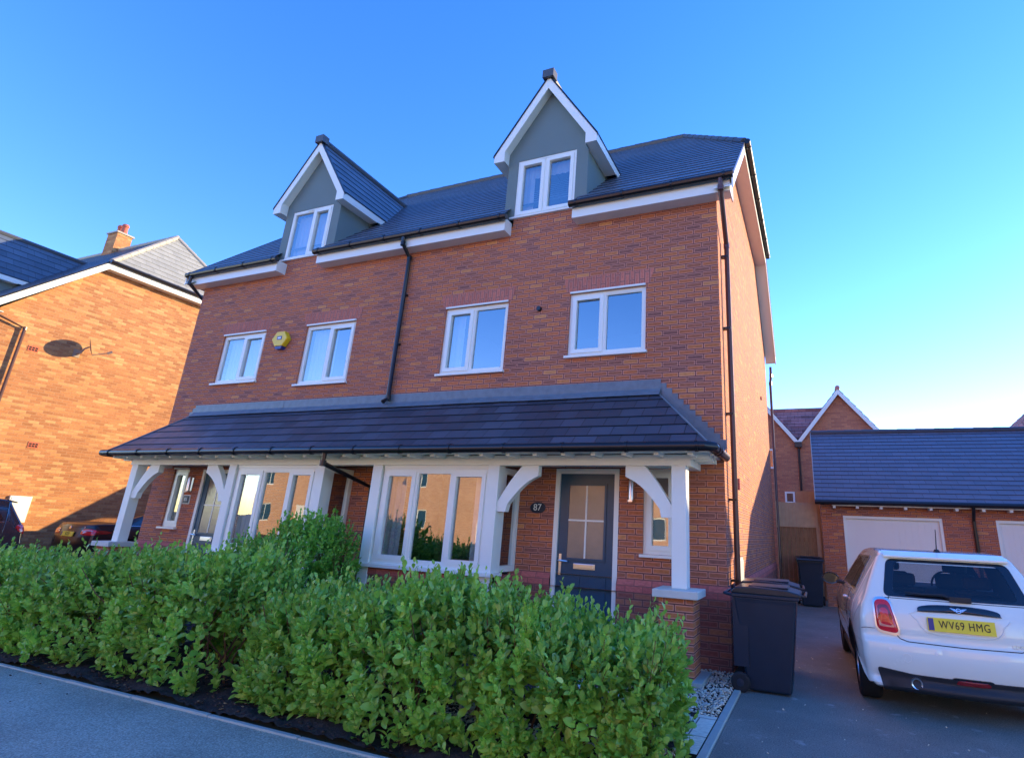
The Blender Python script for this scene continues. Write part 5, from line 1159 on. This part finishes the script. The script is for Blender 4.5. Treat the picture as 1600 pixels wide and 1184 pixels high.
for sd in (-1, 1):
    L_ = [(sd * a, b) for a, b in rquad([(.49, .668), (.668, .690), (.672, .950), (.548, .958)], .055, 5)]
    bz = C1.patch('tail_lamp', L_, MAT['lamp_red'], off=.010, bulge=.022, parent=hc)
    cc = (sum(p[0] for p in L_) / len(L_), sum(p[1] for p in L_) / len(L_))
    C1.patch('lamp_bezel', [(cc[0] + (a - cc[0]) * 1.17, cc[1] + (b - cc[1]) * 1.11) for a, b in L_], MAT['chrome'], off=.014, inner=.87, parent=bz)
    C1.patch('lamp_band', [(cc[0] + (a - cc[0]) * .72, cc[1] - .065 + (b - cc[1]) * .2) for a, b in L_], MAT['lamp_pale'], off=.028, parent=bz)
    C1.patch('lamp_core', [(cc[0] + (a - cc[0]) * .66, cc[1] + .03 + (b - cc[1]) * .42) for a, b in L_], MAT['lamp_dark'], off=.0295, parent=bz)
    # side glass in two panes with a black pillar
    sg = C1.patch('side_window_surround', rquad([(.10, .985), (1.68, .985), (1.43, 1.315), (.24, 1.325)], .05, 4), MAT['gloss_black'], axis='x', sign=sd, off=.004, inner=.90, parent=hc)
    C1.patch('side_window', [(.15, 1.0), (.60, 1.0), (.60, 1.3), (.27, 1.3)], MAT['car_glass'], axis='x', sign=sd, off=.002, tuck=False, parent=sg); C1.patch('side_window', [(.68, 1.0), (1.60, 1.0), (1.40, 1.285), (.68, 1.3)], MAT['car_glass'], axis='x', sign=sd, off=.002, tuck=False, parent=sg)
    C1.patch('side_pillar', [(.60, .99), (.68, .99), (.68, 1.31), (.60, 1.31)], MAT['gloss_black'], axis='x', sign=sd, off=.004, tuck=False, parent=sg)
    # mirror
    m = MB(); cx_, cy_, cz_ = sd * .955, 1.52, 1.0; 
    for i in range(8):
        for k in range(14):
            def sp(i, k): th, ph = math.pi * .5 * i / 8, 2 * math.pi * k / 14; return (cx_ + .105 * math.cos(th) * math.cos(ph), cy_ + .11 * math.sin(th), cz_ + .072 * math.cos(th) * math.sin(ph))
            m.poly([sp(i, k), sp(i + 1, k), sp(i + 1, k + 1), sp(i, k + 1)])
    mi = m.build('door_mirror', MAT['chrome'], hc, local=True, smooth='auto')
    m = MB(); m.lathe([(0, 0), (.9, 0), (1.0, .02)], (0, 0, 0), 'y', 20); m.v = [(cx_ + p[0] * .098, cy_ - .004 - p[1] * .1, cz_ + p[2] * .066) for p in m.v]; m.build('mirror_glass', MAT['gloss_black'], mi, local=True)
    m = MB(); m.tube([(sd * .80, 1.50, .955), (sd * .87, 1.53, .965), (sd * .93, 1.55, .985)], .022, 8); m.build('mirror_arm', MAT['trim'], mi, local=True)
    h = C1.hit('x', .62, .86, sd)[0]; m = MB(); m.tube([h + Vector((0, -.08, 0)), h + Vector((sd * .03, -.06, 0)), h + Vector((sd * .03, .06, 0)), h + Vector((0, .08, 0))], .013, 8); m.build('door_handle', MAT['chrome'], C1.body, local=True, smooth='auto')
    C1.line('door_gap', [(.42, .30), (.45, .7), (.42, .97)], MAT['plate_black'], axis='x', sign=sd, wd=.007); C1.line('sill_trim', [(.42, .26), (2.05, .26)], MAT['trim'], axis='x', sign=sd, wd=.07, off=.0)
gr = C1.patch('boot_handle', catmull([(-.32, .884), (-.30, .876), (0, .884), (.30, .876), (.32, .884), (.305, .915), (.18, .938), (0, .944), (-.18, .938), (-.305, .915)], 3), MAT['gloss_black'], off=.014, bulge=.014)
hb = C1.hit('y', 0, .912)[0]
m = MB()
for k in range(20):
    a, b = 2 * math.pi * k / 20, 2 * math.pi * (k + 1) / 20; q = lambda t, r_: (r_ * math.cos(t), 0, .85 * r_ * math.sin(t))
    m.poly([q(a, .017), q(b, .017), q(b, .023), q(a, .023)])
for sgn in (-1, 1):
    for i in range(3): z0 = .010 - .008 * i; m.poly([(sgn * .024, 0, z0 - .003), (sgn * (.062 - .012 * i), 0, z0 + .003), (sgn * (.066 - .012 * i), 0, z0 + .008), (sgn * .024, 0, z0 + .003)])
m.box(-.018, .018, -.001, .001, -.004, .004)
m.v = [(p[0], p[1] + hb.y - .034 + p[2] * .35, p[2] + hb.z) for p in m.v]; m.build('winged_badge', MAT['chrome'], gr, local=True)
pl = plate(hc, C1, 0, .785, 'WV69 HMG')
C1.line('plate_recess', catmull([(-.34, .87), (-.335, .80), (-.30, .735), (-.22, .70), (0, .695), (.22, .70), (.30, .735), (.335, .80), (.34, .87)], 3)[:-3], MAT['garage_white'], wd=.010, n=2)
C1.line('hatch_gap', [(-.535, .985), (-.55, .955)], MAT['plate_black']); C1.line('hatch_gap', [(-.515, .665), (-.49, .635), (-.43, .617), (0, .612), (.43, .617), (.49, .635), (.515, .665)], MAT['plate_black'], wd=.008); C1.line('hatch_gap', [(.535, .985), (.55, .955)], MAT['plate_black'])
C1.line('bumper_gap', [(-.69, .70), (-.76, .70), (-.80, .69)], MAT['plate_black'], wd=.005); C1.line('window_ledge', [(-.60, .972), (0, .975), (.60, .972)], MAT['plate_black'], wd=.006)
C1.line('tow_cover', [(-.455 + .036 * math.cos(R(a)), .485 + .036 * math.sin(R(a))) for a in range(0, 361, 40)], MAT['garage_white'], wd=.004, n=2)
for x in (-.58, -.22, .22, .58): C1.patch('parking_sensor', [(x + .013 * math.cos(R(a)), .545 + .013 * math.sin(R(a))) for a in range(0, 360, 40)], MAT['garage_white'], off=.003, rings=1)
fb = C1.patch('fog_lamp', rquad([(-.10, .315), (.17, .315), (.15, .355), (-.08, .355)], .02), MAT['lamp_dark'], off=.014, bulge=.006); C1.patch('fog_bezel', rquad([(-.15, .29), (.22, .29), (.19, .37), (-.12, .37)], .03), MAT['gloss_black'], off=.010, inner=.75, parent=fb)
ex = C1.hit('y', -.40, .29)[0]; m = MB(); m.lathe([(.034, .10), (.034, -.03), (.044, -.035), (.046, -.02), (.046, .10)], (-.40, ex.y, .285), 'y', 24); eo = m.build('exhaust', MAT['chrome'], hc, local=True, smooth='auto'); m = MB(); m.lathe([(0, -.0), (.034, -.0)], (-.40, ex.y, .285), 'y', 20); m.build('exhaust_bore', MAT['plate_black'], eo, local=True)
ht = C1.hit('y', .44, .655)[0]; text('COOPER', .042, MAT['chrome'], C1.body, 'boot_lettering', Matrix.Translation((.45, ht.y - .006, .655)) @ Matrix.Rotation(R(5), 4, 'Z') @ Matrix.Rotation(math.pi / 2, 4, 'X'), ext=.002)
rz_ = C1.hit('z', 0, -.06)[0]; m = MB(); m.lathe([(.035, 0), (.02, .03), (.0, .035)], (0, -.06, rz_.z - .004), 'z', 12); an = m.build('aerial', MAT['trim'], hc, local=True, smooth='auto'); m = MB(); m.tube([(0, -.06, rz_.z + .02), (0, -.13, rz_.z + .22)], [.006, .004], 6); m.build('aerial_rod', MAT['trim'], an, local=True)
hw_ = C1.hit('y', 0, 1.01)[0]; m = MB(); m.tube([hw_ + Vector((0, -.03, -.02)), hw_ + Vector((-.10, -.02, .02)), hw_ + Vector((-.26, -.01, .012)), hw_ + Vector((-.40, .0, .02))], [.022, .013, .012, .008], 6); m.box(hw_.x - .05, hw_.x + .12, hw_.y - .05, hw_.y, hw_.z - .03, hw_.z + .012); m.build('rear_wiper', MAT['trim'], C1.body, local=True)
for x, y in ((-.34, .95), (.34, .95), (-.33, .05), (.33, .05)):       # seats with headrests seen through the glass
    hh = 1.16 if y > .5 else 1.05; m = MB(); m.box(x - .20, x + .20, y - .05, y + .06, .996, hh); m.build('seat', MAT['car_dark'], hc, local=True, bevel=.03)
    m = MB(); m.box(x - .12, x + .12, y - .06, y + .03, hh + .01, hh + .13); m.build('headrest', MAT['car_dark'], hc, local=True, bevel=.03)
m = MB(); m.lathe([(.165, -.014), (.185, 0), (.165, .014)], (0, 0, 0), 'y', 24); m.v = [(p[0] + .34, p[1] + 1.35 + p[2] * .3, p[2] + .99) for p in m.v]; m.build('steering_wheel', MAT['trim'], hc, local=True)
m = MB(); m.box(-.12, .12, 1.38, 1.40, 1.235, 1.29); m.build('rear_view_mirror', MAT['trim'], hc, local=True)
C1.patch('windscreen', rquad([(-.62, 1.0), (.62, 1.0), (.50, 1.33), (-.50, 1.33)], .05), MAT['car_glass'], sign=-1, off=.003, tuck=False)

# ---- dark coupe on the neighbour's drive
bc = thing('coupe_car', 'black coupe with a red tail lamp parked by the sunlit orange gable beyond the hedge', 'car', (-16.0, 2.35, 0), R(-1))
prof = [(-.78, .24), (-.88, .36), (-.92, .52), (-.915, .70), (-.885, .86), (-.86, .985), (-.80, 1.035), (-.55, 1.05), (-.30, 1.065), (.10, 1.20), (.55, 1.335), (.95, 1.375), (1.4, 1.36), (1.75, 1.27), (2.15, 1.07), (2.45, .97), (2.9, .92), (3.35, .82), (3.62, .66), (3.70, .5), (3.66, .32), (3.5, .22), (2.0, .18), (.5, .18)]
wz = [(.15, .82), (.30, .885), (.55, .91), (.80, .905), (.95, .865), (1.02, .82), (1.2, .70), (1.34, .58), (1.40, .54)]
pl_ = lambda y: 1 - .09 * max(0, (-.1 - y) / .85) ** 2 - .13 * max(0, (y - 2.8) / .9) ** 2
C2 = Car(bc, prof, wz, pl_, .12, (0, 2.81), .33, .23, 'car_black', [])
for y in (0, 2.81):
    for sd in (-1, 1): C2.wheel(y, sd, .33, .225, .885)
for sd in (-1, 1):
    L_ = [(sd * a, b) for a, b in [(.46, .80), (.60, .775), (.78, .775), (.83, .80), (.83, .885), (.72, .915), (.56, .915), (.47, .895)]]
    tl = C2.patch('tail_lamp', catmull(L_, 3), MAT['lamp_red'], off=.008, bulge=.012, parent=bc); C2.patch('lamp_band', [(sd * .48, .86), (sd * .78, .865), (sd * .78, .885), (sd * .49, .882)], MAT['lamp_pale'], off=.022, parent=tl, rings=2)
    C2.patch('tail_lamp_side', [(-.85, .80), (-.50, .815), (-.42, .845), (-.52, .885), (-.84, .90)], MAT['lamp_dark'], axis='x', sign=sd, off=.010, parent=tl)
    C2.patch('side_window', rquad([(.0, 1.03), (1.95, 1.00), (1.55, 1.26), (.95, 1.325), (.45, 1.27)], .05), MAT['gloss_black'], axis='x', sign=sd, off=.004, parent=bc)
    C2.line('window_trim', [(.0, 1.015), (1.95, .985)], MAT['chrome'], axis='x', sign=sd, wd=.014); C2.line('door_gap', [(.62, .35), (.66, .98)], MAT['plate_black'], axis='x', sign=sd)
m = MB()
for k in range(12):
    for i in range(8):
        q = lambda i_, k_: C2.hit('z', -.56 + 1.12 * i_ / 8 * (1 - .12 * k_ / 12) + .067 * k_ / 12, -.26 + .76 * k_ / 12)
        P4 = [q(i, k), q(i + 1, k), q(i + 1, k + 1), q(i, k + 1)]; m.poly([a + b * .004 for a, b in P4])
m.build('rear_window', MAT['gloss_black'], bc, local=True, smooth=True)
plate(bc, C2, 0, .79, 'KZ22', blue=True)
C2.line('boot_gap', [(-.70, 1.0), (-.60, .96), (0, .945), (.60, .96), (.70, 1.0)], MAT['plate_black']); C2.patch('lower_bumper', rquad([(-.75, .24), (.75, .24), (.78, .42), (-.78, .42)], .04), MAT['trim'], off=.005)
h = C2.hit('y', 0, .935)[0]; m = MB(); m.lathe([(0, -.012), (.034, -.012), (.038, 0)], (0, h.y, .935), 'y', 20); m.build('round_badge', MAT['chrome'], C2.body, local=True); text('Z4', .05, MAT['chrome'], C2.body, 'boot_lettering', Matrix.Translation((.50, C2.hit('y', .5, .955)[0].y - .005, .955)) @ Matrix.Rotation(math.pi / 2, 4, 'X'))

# ---- dark hatch at the left edge, tail towards the gable
dc = thing('hatchback_car', 'dark grey hatchback with roof spoiler before the meter box of the orange gable', 'car', (-16.15, -.35, 0), R(180))
prof = [(-.62, .24), (-.74, .40), (-.77, .55), (-.74, .72), (-.72, .90), (-.66, 1.02), (-.50, 1.25), (-.40, 1.42), (-.36, 1.50), (-.05, 1.535), (.6, 1.55), (1.2, 1.52), (1.6, 1.42), (2.05, 1.10), (2.6, 1.0), (3.1, .92), (3.32, .76), (3.36, .5), (3.2, .24), (2.0, .2), (.6, .2)]
wz = [(.15, .80), (.30, .86), (.6, .89), (.85, .885), (1.0, .85), (1.25, .74), (1.45, .63), (1.56, .58)]
C3 = Car(dc, prof, wz, lambda y: 1 - .09 * max(0, (.0 - y) / .8) ** 2 - .14 * max(0, (y - 2.5) / .9) ** 2, .10, (0, 2.6), .325, .21, 'car_grey', [])
for y in (0, 2.6):
    for sd in (-1, 1): C3.wheel(y, sd, .325, .21, .86)
C3.patch('rear_window', rquad([(-.60, 1.06), (.60, 1.06), (.52, 1.42), (-.52, 1.42)], .06), MAT['gloss_black'], off=.004, parent=dc)
for sd in (-1, 1):
    C3.patch('side_window', rquad([(-.25, 1.06), (1.85, 1.04), (1.45, 1.41), (-.05, 1.44)], .06), MAT['gloss_black'], axis='x', sign=sd, off=.004, parent=dc); C3.line('window_trim', [(-.25, 1.045), (1.85, 1.025)], MAT['chrome'], axis='x', sign=sd, wd=.02)
    C3.patch('tail_lamp', catmull([(sd * a, b) for a, b in [(.58, .80), (.80, .80), (.80, .98), (.62, 1.0)]], 3), MAT['lamp_red'], off=.01, bulge=.01, parent=dc)
m = MB(); a = [C3.hit('y', -.58 + 1.16 * k / 12, 1.47)[0] for k in range(13)]
for p, q in zip(a, a[1:]): m.prism([p + Vector((0, -.10, .0)), p + Vector((0, .08, .045)), p + Vector((0, .08, -.0)), p + Vector((0, -.10, -.025))], q - p)
m.build('roof_spoiler', MAT['gloss_black'], C3.body, local=True)
plate(dc, C3, 0, .66, '', blue=False) if 0 else None
